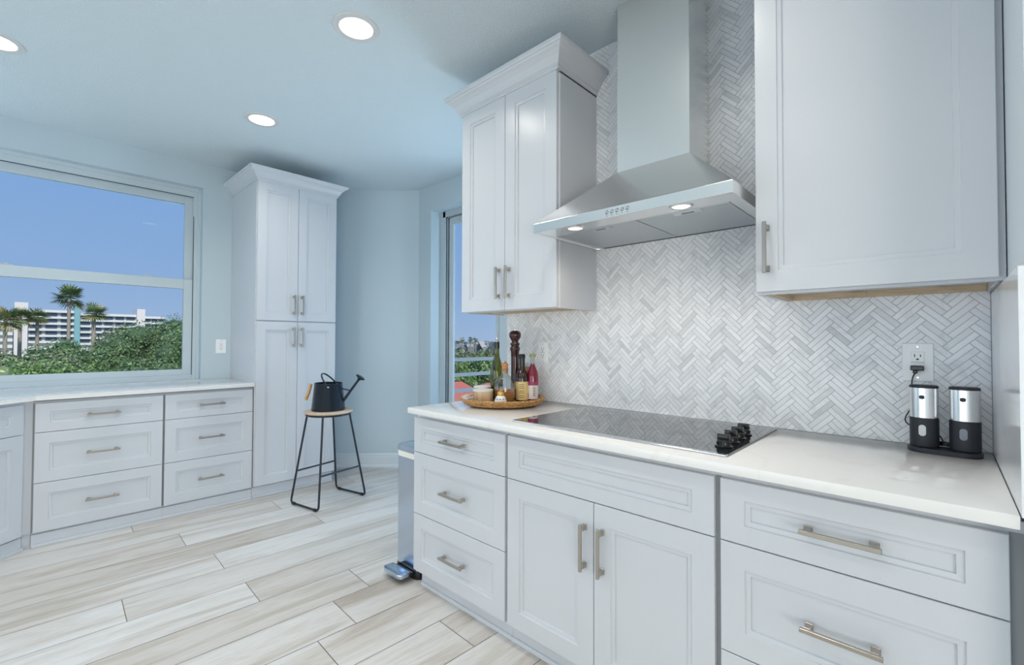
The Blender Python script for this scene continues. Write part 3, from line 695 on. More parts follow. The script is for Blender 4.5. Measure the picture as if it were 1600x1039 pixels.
def grinder(x_, y_, lab, fill):
    g_ = thing('grinder', lab, 'grinder', (x_, y_, 0.930), 'electric grinders on the charging base')
    n, sy = 40, 0.78
    r_ = 0.0345
    def pr_(pf): return MB().lathe(pf, (x_, y_, 0), n, 1.0, sy)
    obj('lower_body', pr_([(0, 0.9295), (r_-0.002, 0.9295), (r_, 0.931), (r_, 1.018), (0, 1.018)]), M['blackmatte'], g_, 40)
    obj('steel_sleeve', pr_([(0, 1.018), (r_-0.001, 1.018), (r_-0.0005, 1.109), (0, 1.109)]), M['steel'], g_, 40)
    obj('cap', pr_([(0, 1.109), (r_, 1.109), (r_, 1.115), (r_-0.003, 1.1175), (0, 1.1175)]), M['blackmatte'], g_, 40)
    # window and button lie on the front, towards the room
    def stad(z0_, z1_, rw, depth, mat_, nm):
        mb = MB(); P = []
        for q in range(13): P.append((rw*math.cos(R(q*15)), z1_-rw+rw*math.sin(R(q*15))))
        for q in range(13): P.append((rw*math.cos(R(180+q*15)), z0_+rw+rw*math.sin(R(180+q*15))))
        yf = y_ - r_*sy
        a_ = [mb.bm.verts.new((x_-0.004+p[0], yf + 0.004, p[1])) for p in P]; b_ = [mb.bm.verts.new((x_-0.004+p[0], yf-depth, p[1])) for p in P]
        mb.bm.faces.new(b_); 
        for i in range(len(P)): mb.bm.faces.new((a_[i], a_[(i+1) % len(P)], b_[(i+1) % len(P)], b_[i]))
        obj(nm, mb, mat_, g_)
    stad(0.963, 0.997, 0.0085, 0.0006, fill, 'level_window')
    stad(1.0755, 1.0875, 0.0058, 0.0016, M['blackmatte'], 'button')
    mb = MB().box(x_-0.0105, x_+0.0025, y_-r_*sy-0.0014, y_-r_*sy+0.004, 1.076, 1.087, 0.003); obj('button_frame', mb, M['black'], g_)
grinder(-0.034, -0.090, 'steel and black electric grinder with a clear white window, nearer the outlet', pbr('salt_fill', (0.75, 0.76, 0.77), 0.3))
grinder(0.056, -0.094, 'steel and black electric grinder with a dark window, nearer the corner', pbr('pepper_fill', (0.22, 0.24, 0.27), 0.2))

# ------------------------------------------------------------------ tray and what stands on it
TX, TY = -1.70, -0.26
TZ = 0.9255
tr = thing('tray', 'round woven rattan tray carrying the bottles', 'tray', (TX, TY, 0.915))
prof = [(0, 0.9155), (0.165, 0.9155), (0.190, 0.918), (0.205, 0.925)]
for q in range(4):
    r0, z0_ = 0.205+q*0.0055, 0.927+q*0.0065
    prof += [(r0+0.004, z0_), (r0+0.0055, z0_+0.003), (r0+0.002, z0_+0.006)]
prof += [(0.226, 0.9535), (0.222, 0.956), (0.217, 0.953), (0.204, 0.934), (0.196, TZ-0.0005), (0, TZ-0.0005)]
obj('basket', MB().lathe(prof, (TX, TY, 0), 72), M['rattan'], tr, 50)
mb = MB()
for q, (ra, rb) in enumerate(((0.1985, 0.2015), (0.2065, 0.209), (0.2135, 0.2155))):
    za = TZ + (ra-0.196)*1.05+0.0008; zb = TZ + (rb-0.196)*1.1+0.0012
    mb.lathe([(ra, za), (rb, zb)], (TX, TY, 0), 72)
obj('dark_stripe', mb, pbr('navy_stripe', (0.03, 0.03, 0.07), 0.5), tr)
mb = MB()
for ra, rb in ((0.2017, 0.2062), (0.2092, 0.2133)):
    mb.lathe([(ra, TZ+(ra-0.196)*1.05+0.001), (rb, TZ+(rb-0.196)*1.1+0.0012)], (TX, TY, 0), 72)
obj('white_stripe', mb, M['wlabel'], tr)

def bowl(x_, y_, r_, h_, lab):
    b_ = thing('condiment_bowl', lab, 'bowl', (x_, y_, TZ), 'round wooden bowls on the tray')
    obj('body', MB().lathe([(0, 0), (r_-0.003, 0), (r_, 0.004), (r_, h_-0.008), (r_-0.002, h_-0.008), (r_-0.002, h_-0.010), (0, h_-0.010)], (x_, y_, TZ), 40), M['ribwood'], b_, 40)
    obj('lid', MB().lathe([(0, h_-0.009), (r_+0.001, h_-0.009), (r_+0.001, h_-0.001), (r_-0.002, h_), (0, h_)], (x_, y_, TZ), 40), M['bowlrim'], b_, 40)
bowl(-1.775, -0.332, 0.053, 0.068, 'ribbed wooden lidded bowl at the front of the tray')
bowl(-1.852, -0.264, 0.048, 0.076, 'wooden lidded bowl half hidden behind the front bowl')
# green bottle with pourer
x_, y_ = -1.823, -0.182
g_ = thing('oil_bottle', 'tall olive green glass bottle with a metal pour spout', 'bottle', (x_, y_, TZ))
pf = [(0, 0.0), (0.034, 0.0), (0.037, 0.004), (0.037, 0.150), (0.035, 0.175), (0.026, 0.205), (0.017, 0.232), (0.0145, 0.255), (0.0135, 0.300), (0, 0.300)]
obj('body', MB().lathe(pf, (x_, y_, TZ), 36), M['green'], g_, 40)
obj('oil', MB().lathe([(0, 0.003), (0.0345, 0.003), (0.0345, 0.100), (0, 0.100)], (x_, y_, TZ), 36), pbr('olive_oil', (0.38, 0.34, 0.03), 0.15), g_, 40)
obj('neck_foil', MB().lathe([(0.0138, 0.282), (0.0152, 0.282), (0.0158, 0.318), (0.0130, 0.320), (0, 0.320)], (x_, y_, TZ), 28), M['black'], g_, 40)
obj('pour_spout', MB().lathe([(0, 0.319), (0.010, 0.319), (0.011, 0.327), (0.005, 0.333), (0, 0.333)], (x_, y_, TZ), 20).tube([(x_, y_, TZ+0.330), (x_, y_, TZ+0.346), (x_+0.004, y_-0.002, TZ+0.360), (x_+0.010, y_-0.005, TZ+0.374)], 0.0036, 10, r2=0.0022), M['chrome'], g_, 40)
# flask with cork
x_, y_ = -1.705, -0.238
g_ = thing('glass_flask', 'squat clear flask of amber liquid stopped with a cork', 'flask', (x_, y_, TZ))
pf = [(0, 0.0), (0.046, 0.0), (0.052, 0.006), (0.056, 0.045), (0.056, 0.085), (0.050, 0.112), (0.034, 0.132), (0.020, 0.142), (0.0175, 0.152), (0.0175, 0.176), (0.020, 0.179), (0.017, 0.181)]
obj('body', MB().lathe(pf, (x_, y_, TZ), 40), M['clear'], g_, 40)
obj('liquid', MB().lathe([(0, 0.004), (0.043, 0.004), (0.049, 0.010), (0.0535, 0.045), (0.0535, 0.072), (0, 0.072)], (x_, y_, TZ), 40), M['amber'], g_, 40)
obj('cork', MB().lathe([(0, 0.150), (0.0155, 0.150), (0.0165, 0.192), (0.0185, 0.193), (0.0185, 0.205), (0, 0.207)], (x_, y_, TZ), 28), M['cork'], g_, 40)
obj('wire_clasp', MB().lathe([(0.0, 0.207), (0.008, 0.207), (0.010, 0.212), (0.004, 0.219), (0, 0.219)], (x_, y_, TZ), 20), M['chrome'], g_, 40)
# small china shaker with gold top
x_, y_ = -1.655, -0.320
g_ = thing('salt_shaker', 'small white dotted shaker with a gold top, frontmost on the tray', 'shaker', (x_, y_, TZ))
obj('body', MB().lathe([(0, 0), (0.029, 0), (0.033, 0.006), (0.031, 0.022), (0.023, 0.038), (0.017, 0.043), (0, 0.043)], (x_, y_, TZ), 32), M['china'], g_, 50)
obj('cap', MB().lathe([(0, 0.043), (0.0165, 0.043), (0.0175, 0.048), (0.0165, 0.058), (0.011, 0.064), (0, 0.066)], (x_, y_, TZ), 28), M['gold'], g_, 50)
mb = MB()
for q in range(11):
    for zz, rr in ((0.012, 0.0325), (0.027, 0.0290)):
        an = q*2*PI/11 + (0.28 if zz > 0.02 else 0)
        T = Matrix.Translation((x_+rr*math.cos(an), y_+rr*math.sin(an), TZ+zz)) @ Matrix.Rotation(an, 4, 'Z') @ Matrix.Rotation(R(90), 4, 'Y')
        mb.lathe([(0, -0.001), (0.0034, -0.001), (0.0034, 0.0008), (0, 0.0008)], (0, 0, 0), 10, T=T)
obj('dots', mb, M['blueink'], g_)
# pepper mill
x_, y_ = -1.742, -0.118
g_ = thing('pepper_mill', 'tall dark lacquered turned pepper mill standing behind the bottles', 'pepper mill', (x_, y_, TZ))
obj('body', MB().lathe([(0, 0), (0.029, 0), (0.030, 0.010), (0.026, 0.03), (0.0235, 0.06), (0.0215, 0.15), (0.022, 0.230), (0.0235, 0.268), (0.0275, 0.276), (0.0275, 0.288), (0.023, 0.293), (0.022, 0.298), (0.0265, 0.306), (0.0255, 0.315), (0, 0.315)], (x_, y_, TZ), 36), M['lacquer'], g_, 50)
obj('head', MB().lathe([(0, 0.315), (0.019, 0.315), (0.019, 0.325), (0.024, 0.333), (0.032, 0.347), (0.034, 0.362), (0.030, 0.374), (0.019, 0.382), (0, 0.384)], (x_, y_, TZ), 36), M['lacquer'], g_, 50)
obj('finial', MB().lathe([(0, 0.384), (0.004, 0.384), (0.004, 0.389), (0.0055, 0.393), (0.0035, 0.398), (0, 0.399)], (x_, y_, TZ), 16), M['chrome'], g_, 50)
# label helper
def wrap(mb, x_, y_, r_, z0_, z1_, a0, a1, n=24):
    A = []; B = []
    for q in range(n+1):
        an = R(a0+(a1-a0)*q/n); A.append(mb.bm.verts.new((x_+r_*math.cos(an), y_+r_*math.sin(an), z0_))); B.append(mb.bm.verts.new((x_+r_*math.cos(an), y_+r_*math.sin(an), z1_)))
    for q in range(n): mb.bm.faces.new((A[q], A[q+1], B[q+1], B[q]))
    return mb
x_, y_ = -1.660, -0.150
g_ = thing('sauce_bottle', 'dark brown bottle with a black cap and a yellow label', 'bottle', (x_, y_, TZ))
obj('body', MB().lathe([(0, 0), (0.034, 0), (0.036, 0.004), (0.036, 0.122), (0.033, 0.140), (0.024, 0.160), (0.0165, 0.176), (0.0145, 0.195), (0.0145, 0.230), (0, 0.230)], (x_, y_, TZ), 36), M['soy'], g_, 40)
obj('cap', MB().lathe([(0.0145, 0.178), (0.0155, 0.178), (0.0155, 0.228), (0.0175, 0.230), (0.0175, 0.250), (0.015, 0.254), (0, 0.254)], (x_, y_, TZ), 28), M['black'], g_, 40)
lb = obj('label', wrap(MB(), x_, y_, 0.0364, TZ+0.008, TZ+0.106, -175, 40), M['ylabel'], g_, 60)
mb = MB(); w3 = lambda z0_, z1_, a0, a1: wrap(mb, x_, y_, 0.0368, TZ+z0_, TZ+z1_, a0, a1, 8)
w3(0.013, 0.101, -86, -83); w3(0.013, 0.015, -165, -86); w3(0.099, 0.101, -165, -86)
for zz in (0.082, 0.055, 0.048): w3(zz, zz+0.004, -155, -112)
for zz in (0.09, 0.08, 0.07, 0.055, 0.045, 0.03, 0.02): w3(zz, zz+0.003, -74, -30)
obj('label_print', mb, M['brownink'], lb)
x_, y_ = -1.622, -0.106
g_ = thing('vinegar_bottle', 'red bottle with a white label and green stopper, nearest the tiles', 'bottle', (x_, y_, TZ))
obj('body', MB().lathe([(0, 0), (0.028, 0), (0.031, 0.004), (0.031, 0.130), (0.028, 0.155), (0.018, 0.180), (0.011, 0.196), (0.011, 0.204), (0, 0.204)], (x_, y_, TZ), 36), M['redglass'], g_, 40)
obj('neck', MB().lathe([(0.011, 0.196), (0.0115, 0.235), (0.013, 0.238), (0.011, 0.240)], (x_, y_, TZ), 24), M['clear'], g_, 40)
obj('stopper', MB().lathe([(0, 0.238), (0.017, 0.238), (0.017, 0.252), (0.014, 0.255), (0, 0.255)], (x_, y_, TZ), 24), M['yellowcork'], g_, 40)
obj('band', wrap(MB(), x_, y_, 0.0314, TZ+0.088, TZ+0.104, 0, 360, 40), M['magenta'], g_, 60)
lb = obj('label', wrap(MB(), x_, y_, 0.0314, TZ+0.012, TZ+0.086, -180, 60), M['wlabel'], g_, 60)
mb = MB(); wrap(mb, x_, y_, 0.0318, TZ+0.02, TZ+0.045, -118, -92, 8); obj('label_print', mb, M['redink'], lb)
mb = MB()
for zz in (0.03, 0.04, 0.05, 0.06, 0.07): wrap(mb, x_, y_, 0.0318, TZ+zz, TZ+zz+0.004, -45, -20, 6)
obj('label_text', mb, M['brownink'], lb)
x_, y_ = -1.698, -0.072
g_ = thing('orange_bottle', 'small glass bottle of orange oil behind the red bottle', 'bottle', (x_, y_, TZ))
obj('body', MB().lathe([(0, 0), (0.021, 0), (0.022, 0.004), (0.022, 0.180), (0.012, 0.192), (0.012, 0.205)], (x_, y_, TZ), 28), M['clear'], g_, 40)
obj('oil', MB().lathe([(0, 0.002), (0.0205, 0.002), (0.0205, 0.180), (0, 0.183)], (x_, y_, TZ), 28), M['orangeglass'], g_, 40)

# ------------------------------------------------------------------ stool
sxc, syc = -3.500, -0.370
st = thing('bar_stool', 'round wooden-seat bar stool on thin black metal legs', 'stool', (sxc, syc, 0))
angs = {'A': -118, 'B': -40, 'C': 143, 'D': 62}
foot = {k_: Vector((sxc-0.012+0.272*math.cos(R(v_)), syc+0.015+0.272*math.sin(R(v_)), 0.0112)) for k_, v_ in angs.items()}
top = {k_: Vector((sxc+0.155*math.cos(R(v_)), syc+0.155*math.sin(R(v_)), 0.672)) for k_, v_ in angs.items()}
def sled(p, q):
    P = [top[p]]
    def bend(a_, b_, c_, n=6, d=0.035):
        u_ = (a_-b_).normalized()*d; v_ = (c_-b_).normalized()*d
        return [b_ + u_*(1-t_)**2 + v_*t_**2 for t_ in [i/n for i in range(n+1)]]
    P += bend(top[p], foot[p], foot[q]); P += bend(foot[p], foot[q], top[q]); P += [top[q]]
    return P
def cut(P):     # a sled is leg, floor bar, leg: split it into its three rods
    n = len(P); return P[:5], P[4:n-4], P[n-5:]
for p, q in (('A', 'B'), ('C', 'D')):
    l1, fb, l2 = cut(sled(p, q))
    obj('leg', MB().tube(l1, 0.0078, 10), M['blackmetal'], st, 60); obj('leg', MB().tube(l2[::-1], 0.0078, 10), M['blackmetal'], st, 60)
    obj('floor_bar', MB().tube(fb, 0.0078, 10), M['blackmetal'], st, 60)
    for f_, s_ in ((p, q), (q, p)):
        c_ = foot[f_] + (foot[s_]-foot[f_]).normalized()*0.040; d_ = (foot[s_]-foot[f_]).normalized()*0.014
        obj('glide', MB().tube([c_-d_, c_+d_], 0.0112, 10), M['black'], st, 60)
for p, q in (('A', 'C'), ('B', 'D')):
    t_ = 0.36; a_ = foot[p].lerp(top[p], t_); b_ = foot[q].lerp(top[q], t_)
    obj('foot_rail', MB().tube([a_, b_], 0.0068, 10), M['blackmetal'], st, 60)
obj('seat_ring', MB().tube([(sxc+0.163*math.cos(q*PI/24), syc+0.163*math.sin(q*PI/24), 0.678) for q in range(48)], 0.0065, 8, closed=True), M['blackmetal'], st, 60)
obj('seat', MB().lathe([(0, 0.684), (0.160, 0.684), (0.176, 0.690), (0.180, 0.698), (0.177, 0.705), (0.165, 0.709), (0, 0.706)], (sxc, syc, 0), 64), M['wood'], st, 40)

# ------------------------------------------------------------------ watering can
wx, wy, wz = sxc+0.005, syc-0.005, 0.7085
wc = thing('watering_can', 'navy black watering can on the stool', 'watering can', (wx, wy, wz))
obj('body', MB().lathe([(0, 0.0), (0.123, 0.0), (0.125, 0.004), (0.103, 0.205), (0.105, 0.208), (0.1035, 0.212), (0.100, 0.208), (0.1005, 0.200), (0.100, 0.06), (0, 0.06)], (wx, wy, wz), 56), M['enamel'], wc, 40)
ri = Vector((0.728, 0.686, 0)); fo = Vector((-0.686, 0.728, 0))       # the can stands side-on to the camera
def wp(u, v_, h_): return Vector((wx, wy, wz)) + ri*u + fo*v_ + Vector((0, 0, h_))
obj('handle_wire', MB().tube([wp(-0.113, 0, 0.195), wp(-0.150, 0, 0.199)], 0.003, 8).tube([wp(-0.119, 0, 0.073), wp(-0.165, 0, 0.078)], 0.003, 8), M['chrome'], wc, 60)
obj('wooden_grip', MB().tube([wp(-0.139, 0, 0.202), wp(-0.152, 0, 0.145), wp(-0.178, 0, 0.078)], 0.0125, 14), M['wood2'], wc, 60)
obj('spout', MB().tube([wp(0.108, 0, 0.058), wp(0.165, 0, 0.140), wp(0.236, 0, 0.238)], 0.011, 14, r2=0.009), M['enamel'], wc, 60)
obj('spout_brace', MB().tube([wp(0.100, 0, 0.166), wp(0.168, 0, 0.152)], 0.005, 8), M['enamel'], wc, 60)
dv = (wp(0.236, 0, 0.238)-wp(0.165, 0, 0.140)).normalized()
q_ = dv.to_track_quat('Z', 'Y').to_matrix().to_4x4(); q_.translation = wp(0.232, 0, 0.232)
obj('sprinkler_rose', MB().lathe([(0.009, 0), (0.014, 0.010), (0.038, 0.026), (0.038, 0.031), (0.03, 0.035), (0, 0.037)], (0, 0, 0), 28, T=q_), M['enamel'], wc, 40)
arc = []
for q in range(25):
    t_ = q/24; an = PI*t_
    arc.append(wp(0.035 - 0.065*math.sin(an)*1.25, 0.098*math.cos(an), 0.185 + 0.098*math.sin(an)))
obj('carry_handle', MB().tube(arc, 0.0062, 10), M['enamel'], wc, 60)
for s_ in (-1, 1):
    obj('rivet', MB().lathe([(0, -0.006), (0.007, -0.006), (0.007, 0.003), (0.004, 0.006), (0, 0.006)], (0, 0, 0), 14, T=Matrix.Translation(wp(0.035, s_*0.099, 0.185)) @ Matrix.Rotation(R(90), 4, 'X')), M['chrome'], wc, 40)

# ------------------------------------------------------------------ step bin
bn = thing('trash_bin', 'slim brushed steel step bin beside the base cabinet end', 'trash bin', (-2.095, -0.41, 0))
bx0, bx1, by0, by1 = -2.197, -1.990, -0.590, -0.240
def rrect(x0, x1, y0, y1, r_, n=6):
    P = []
    for cxx, cyy, a0 in ((x1-r_, y1-r_, 0), (x0+r_, y1-r_, 90), (x0+r_, y0+r_, 180), (x1-r_, y0+r_, 270)):
        for q in range(n+1):
            an = R(a0+90*q/n); P.append((cxx+r_*math.cos(an), cyy+r_*math.sin(an)))
    return P
obj('body', MB().poly(rrect(bx0, bx1, by0, by1, 0.03), 0.045, 0.625), M['can_steel'], bn, 40)
obj('base_ring', MB().poly(rrect(bx0-0.002, bx1+0.002, by0-0.002, by1+0.002, 0.032), 0.0, 0.045, 0.003), M['black'], bn, 40)
obj('bin_liner', MB().poly(rrect(bx0-0.0015, bx1+0.0015, by0-0.0015, by1+0.0015, 0.031), 0.622, 0.652, 0.004), M['bag'], bn, 40)
obj('lid', MB().poly(rrect(bx0-0.002, bx1+0.002, by0-0.003, by1+0.002, 0.032), 0.652, 0.682, 0.006), M['can_steel'], bn, 40)
pd = obj('pedal', MB().poly([(bx0+0.025, by0-0.03), (bx0+0.020, by0-0.085), (bx0+0.045, by0-0.098), (bx1-0.045, by0-0.098), (bx1-0.02, by0-0.085), (bx1-0.025, by0-0.03)], 0.030, 0.052, 0.005), M['can_steel'], bn, 40)
obj('pedal_arm', MB().box(bx0+0.03, bx1-0.03, by0-0.04, by0-0.003, 0.022, 0.040, 0.003), M['black'], pd)

# ------------------------------------------------------------------ ceiling downlights
def downlight(x_, y_, lab=None, en=4.0):
    t0 = thing('ceiling_light', lab or 'round recessed ceiling light', 'ceiling light', (x_, y_, CE), 'recessed ceiling lights')
    z_ = CE
    obj('trim_ring', MB().lathe([(0.076, z_-0.001), (0.078, z_-0.006), (0.104, z_-0.006), (0.108, z_-0.0005)], (x_, y_, 0), 48), M['ring'], t0, 40)
    obj('lens', MB().lathe([(0, z_-0.004), (0.077, z_-0.004), (0.077, z_-0.001), (0, z_-0.001)], (x_, y_, 0), 48), M['lens'], t0, 40)
    l = add_light('downlight_glow', 'AREA', (x_, y_, z_-0.012), (0, 0, -1), en, (1.0, 0.93, 0.84), 0.14, shape='DISK'); l.data.spread = R(140)
    l.parent = t0; l.location = (0, 0, -0.012)
downlight(-2.028, -0.938, 'recessed ceiling light in front of the crown of the two-door wall cabinet')
downlight(-3.358, -0.924, 'recessed ceiling light nearest the tall pantry cabinet')
downlight(-3.445, -2.135, 'recessed ceiling light cut off by the edge of the photo, over the window side')
for q, (x_, y_) in enumerate(((-2.03, -2.14), (-0.70, -0.94), (-0.70, -2.14), (-2.03, -3.5), (-0.7, -3.5))):
    l = add_light('downlight_glow', 'AREA', (x_, y_, CE-0.012), (0, 0, -1), 4.0, (1.0, 0.93, 0.84), 0.14, shape='DISK'); l.data.spread = R(140)

# ------------------------------------------------------------------ outside
GZ = -8.0
mt, t_, b = new_mat('ground_cover')
c_ = ramp(t_, noise_tex(t_, 0.08, 5), [(0.35, (0.10, 0.15, 0.06)), (0.6, (0.22, 0.24, 0.15))]); t_.links.new(c_, b.inputs['Base Color']); b.inputs['Roughness'].default_value = 1.0
struct('ground', MB().box(-1500, -6.5, -900, 1400, GZ-0.5, GZ), mt)
# balcony
ba = struct('balcony_slab', MB().box(-4.75, -1.0, CY+0.2, 2.9, -0.25, -0.02), M['frame'])
M['rail_grey'] = pbr('grey_railing_paint', (0.26, 0.32, 0.37), 0.5)
rl = thing('balcony_railing', 'grey metal balcony railing of flat horizontal bars outside the glass door', 'railing', (-4.3, 1.9, 0))
for zz in (1.020, 0.835, 0.640, 0.440, 0.240):
    obj('rail', MB().box(-4.315, -4.285, 0.90, 2.80, zz-0.022, zz+0.022, 0.003), M['rail_grey'], rl)
for yy in (0.92, 2.80): obj('post', MB().box(-4.33, -4.27, yy-0.03, yy+0.03, -0.02, 1.08, 0.003), M['rail_grey'], rl)

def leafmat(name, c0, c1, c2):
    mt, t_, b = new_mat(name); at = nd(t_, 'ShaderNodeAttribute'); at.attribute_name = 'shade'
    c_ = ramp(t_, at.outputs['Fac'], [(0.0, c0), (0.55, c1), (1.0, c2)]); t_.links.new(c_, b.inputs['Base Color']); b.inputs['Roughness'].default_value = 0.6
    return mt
M['leafA'] = leafmat('leaf_dark', (0.04, 0.09, 0.035), (0.16, 0.26, 0.09), (0.38, 0.48, 0.22))
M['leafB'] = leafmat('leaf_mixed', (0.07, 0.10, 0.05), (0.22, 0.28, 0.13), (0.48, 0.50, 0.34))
M['leafC'] = leafmat('leaf_bright', (0.06, 0.12, 0.03), (0.22, 0.36, 0.10), (0.48, 0.60, 0.24))
M['palmleaf'] = leafmat('palm_leaf', (0.06, 0.11, 0.04), (0.20, 0.29, 0.11), (0.55, 0.44, 0.16))
M['bark'] = pbr('bark', (0.22, 0.18, 0.14), 0.9)
M['palmbark'] = pbr('palm_bark', (0.40, 0.34, 0.27), 0.9)
def mesh_from(name, vs, fs, sh_, mat, parent):
    off = world_off(parent)
    vs = [(v_[0]-off.x, v_[1]-off.y, v_[2]-off.z) for v_ in vs]
    me = bpy.data.meshes.new(name); me.from_pydata(vs, [], fs); at = me.attributes.new('shade', 'FLOAT', 'FACE')
    at.data.foreach_set('value', sh_); me.materials.append(mat)
    o = bpy.data.objects.new(name, me); COL.objects.link(o); o.parent = parent; return o
def tree(c, topz, rad, mat, lab, rnd, n=5200, ls=0.16, name='tree', group='trees outside the window', cat='tree'):
    t0 = thing(name, lab, cat, (c[0], c[1], GZ), group)
    crown_h = rad*0.85; cz_ = topz - crown_h
    vs, fs, sh_ = [], [], []
    lumps = []
    for q in range(34):
        th_ = rnd.random()*2*PI; ph = math.acos(1-1.5*rnd.random())
        rr = rnd.uniform(0.55, 0.88)
        lumps.append((Vector((rad*rr*math.sin(ph)*math.cos(th_), rad*rr*math.sin(ph)*math.sin(th_), crown_h*rr*math.cos(ph))), rad*rnd.uniform(0.20, 0.36)))
    for q in range(n):
        lc, lr = lumps[q % len(lumps)]
        d = Vector((rnd.gauss(0, 1), rnd.gauss(0, 1), rnd.gauss(0, 1))).normalized()
        p = Vector((c[0], c[1], cz_)) + lc + d*lr*rnd.uniform(0.75, 1.05)
        ax = (d + Vector((rnd.gauss(0, .5), rnd.gauss(0, .5), rnd.gauss(0, .5)))).normalized()
        u_ = ax.orthogonal().normalized(); v_ = ax.cross(u_); an = rnd.random()*PI
        u2 = u_*math.cos(an)+v_*math.sin(an); v2 = ax.cross(u2)
        s_ = ls*rnd.uniform(0.6, 1.3); k0 = len(vs)
        vs += [tuple(p - u2*s_), tuple(p - v2*s_*0.45), tuple(p + u2*s_), tuple(p + v2*s_*0.45)]
        fs.append((k0, k0+1, k0+2, k0+3)); sh_.append(min(1, max(0, rnd.gauss(0.5, 0.25))))
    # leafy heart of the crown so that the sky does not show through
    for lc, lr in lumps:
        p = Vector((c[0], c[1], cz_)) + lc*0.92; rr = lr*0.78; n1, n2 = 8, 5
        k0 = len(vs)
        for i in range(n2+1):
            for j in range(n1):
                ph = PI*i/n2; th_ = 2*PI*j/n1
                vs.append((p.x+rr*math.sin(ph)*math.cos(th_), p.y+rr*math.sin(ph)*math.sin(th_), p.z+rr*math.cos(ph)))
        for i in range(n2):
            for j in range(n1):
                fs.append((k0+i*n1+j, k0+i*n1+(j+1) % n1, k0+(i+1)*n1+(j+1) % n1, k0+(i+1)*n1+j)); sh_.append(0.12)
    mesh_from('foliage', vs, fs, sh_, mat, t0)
    obj('trunk', MB().tube([(c[0], c[1], GZ), (c[0]+0.2, c[1]+0.1, (GZ+cz_)/2), (c[0], c[1], cz_)], rad*0.09, 8, r2=rad*0.05), M['bark'], t0, 60)
    return t0
rnd = random.Random(11)
def xyz(px, D):      # compass bearing of a column of the photo, D metres out
    th_ = R(YAW) - math.atan((px-800)/FPX)
    return (CAM.x - math.sin(th_)*D, CAM.y + math.cos(th_)*D)
def hz(py, px, D):   # height seen at row py, D metres out
    return CAM.z + (532.8-py)/FPX*D*math.cos(math.atan((px-800)/FPX))
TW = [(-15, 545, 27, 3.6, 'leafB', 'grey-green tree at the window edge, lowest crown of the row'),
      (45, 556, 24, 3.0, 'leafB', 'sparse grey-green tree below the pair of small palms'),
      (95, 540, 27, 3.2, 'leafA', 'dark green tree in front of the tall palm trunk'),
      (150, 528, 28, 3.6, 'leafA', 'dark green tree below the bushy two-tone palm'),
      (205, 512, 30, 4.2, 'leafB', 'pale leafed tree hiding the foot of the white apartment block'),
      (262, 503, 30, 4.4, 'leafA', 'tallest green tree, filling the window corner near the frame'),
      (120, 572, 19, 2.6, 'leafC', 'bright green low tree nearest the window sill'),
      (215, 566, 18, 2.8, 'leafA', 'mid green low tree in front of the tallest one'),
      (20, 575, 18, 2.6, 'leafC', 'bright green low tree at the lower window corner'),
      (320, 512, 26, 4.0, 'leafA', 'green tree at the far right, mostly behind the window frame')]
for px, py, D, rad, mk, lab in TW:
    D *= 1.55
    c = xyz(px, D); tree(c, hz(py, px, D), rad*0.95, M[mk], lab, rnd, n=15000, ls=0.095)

def palm(px, py_c, D, rad, lab, rnd, yellow=0.0, group='palms outside the window', th_=0.16, nfr=34):
    c = xyz(px, D); zc = hz(py_c, px, D)
    t0 = thing('palm_tree', lab, 'palm tree', (c[0], c[1], GZ), group)
    obj('trunk', MB().tube([(c[0], c[1], GZ), (c[0]+0.1, c[1], (GZ+zc)/2), (c[0], c[1], zc)], th_*1.3, 10, r2=th_), M['palmbark'], t0, 60)
    vs, fs, sh_ = [], [], []
    for q in range(nfr):
        az = rnd.random()*2*PI; el = math.asin(rnd.uniform(-0.75, 1.0)); d = Vector((math.cos(az)*math.cos(el), math.sin(az)*math.cos(el), math.sin(el)))
        hub = Vector((c[0], c[1], zc)) + d*rad*0.40
        side = d.cross(Vector((0, 0, 1))); side = side.normalized() if side.length > 1e-3 else Vector((1, 0, 0)); upv = side.cross(d)
        k0 = len(vs); pw = 0.015*rad
        o_ = Vector((c[0], c[1], zc)); vs += [tuple(o_-side*pw), tuple(o_+side*pw), tuple(hub+side*pw), tuple(hub-side*pw)]; fs.append((k0, k0+1, k0+2, k0+3)); sh_.append(0.6)
        old = rnd.random() < yellow + (0.45 if el < R(-25) else 0)
        for j in range(13):
            an = R(-105 + 210*j/12); dd = (d*math.cos(an) + side*math.sin(an)).normalized(); L = rad*0.66*(0.7+0.3*math.cos(an*0.8))
            tip = hub + dd*L - Vector((0, 0, 0.12*L)) ; w_ = dd.cross(upv).normalized()*rad*0.035; mid = hub + dd*L*0.55
            k0 = len(vs); vs += [tuple(hub), tuple(mid-w_), tuple(tip), tuple(mid+w_)]; fs.append((k0, k0+1, k0+2, k0+3))
            sh_.append(rnd.uniform(0.85, 1.0) if old else min(0.7, max(0, rnd.gauss(0.35, 0.18))))
    mesh_from('frond_crown', vs, fs, sh_, M['palmleaf'], t0)
palm(107, 468, 78, 1.95, 'tallest fan palm, rising clear of the roof line', rnd, 0.05)
palm(146, 493, 76, 1.7, 'bushy fan palm with yellowing fronds beside the teal stair tower', rnd, 0.25, th_=0.19)
palm(58, 497, 80, 1.4, 'small green fan palm in front of the banded flats', rnd, 0.1)
palm(31, 498, 78, 1.45, 'small fan palm in front of the white end tower', rnd, 0.3)
palm(8, 502, 74, 1.75, 'fan palm at the window edge with an orange skirt', rnd, 0.4)

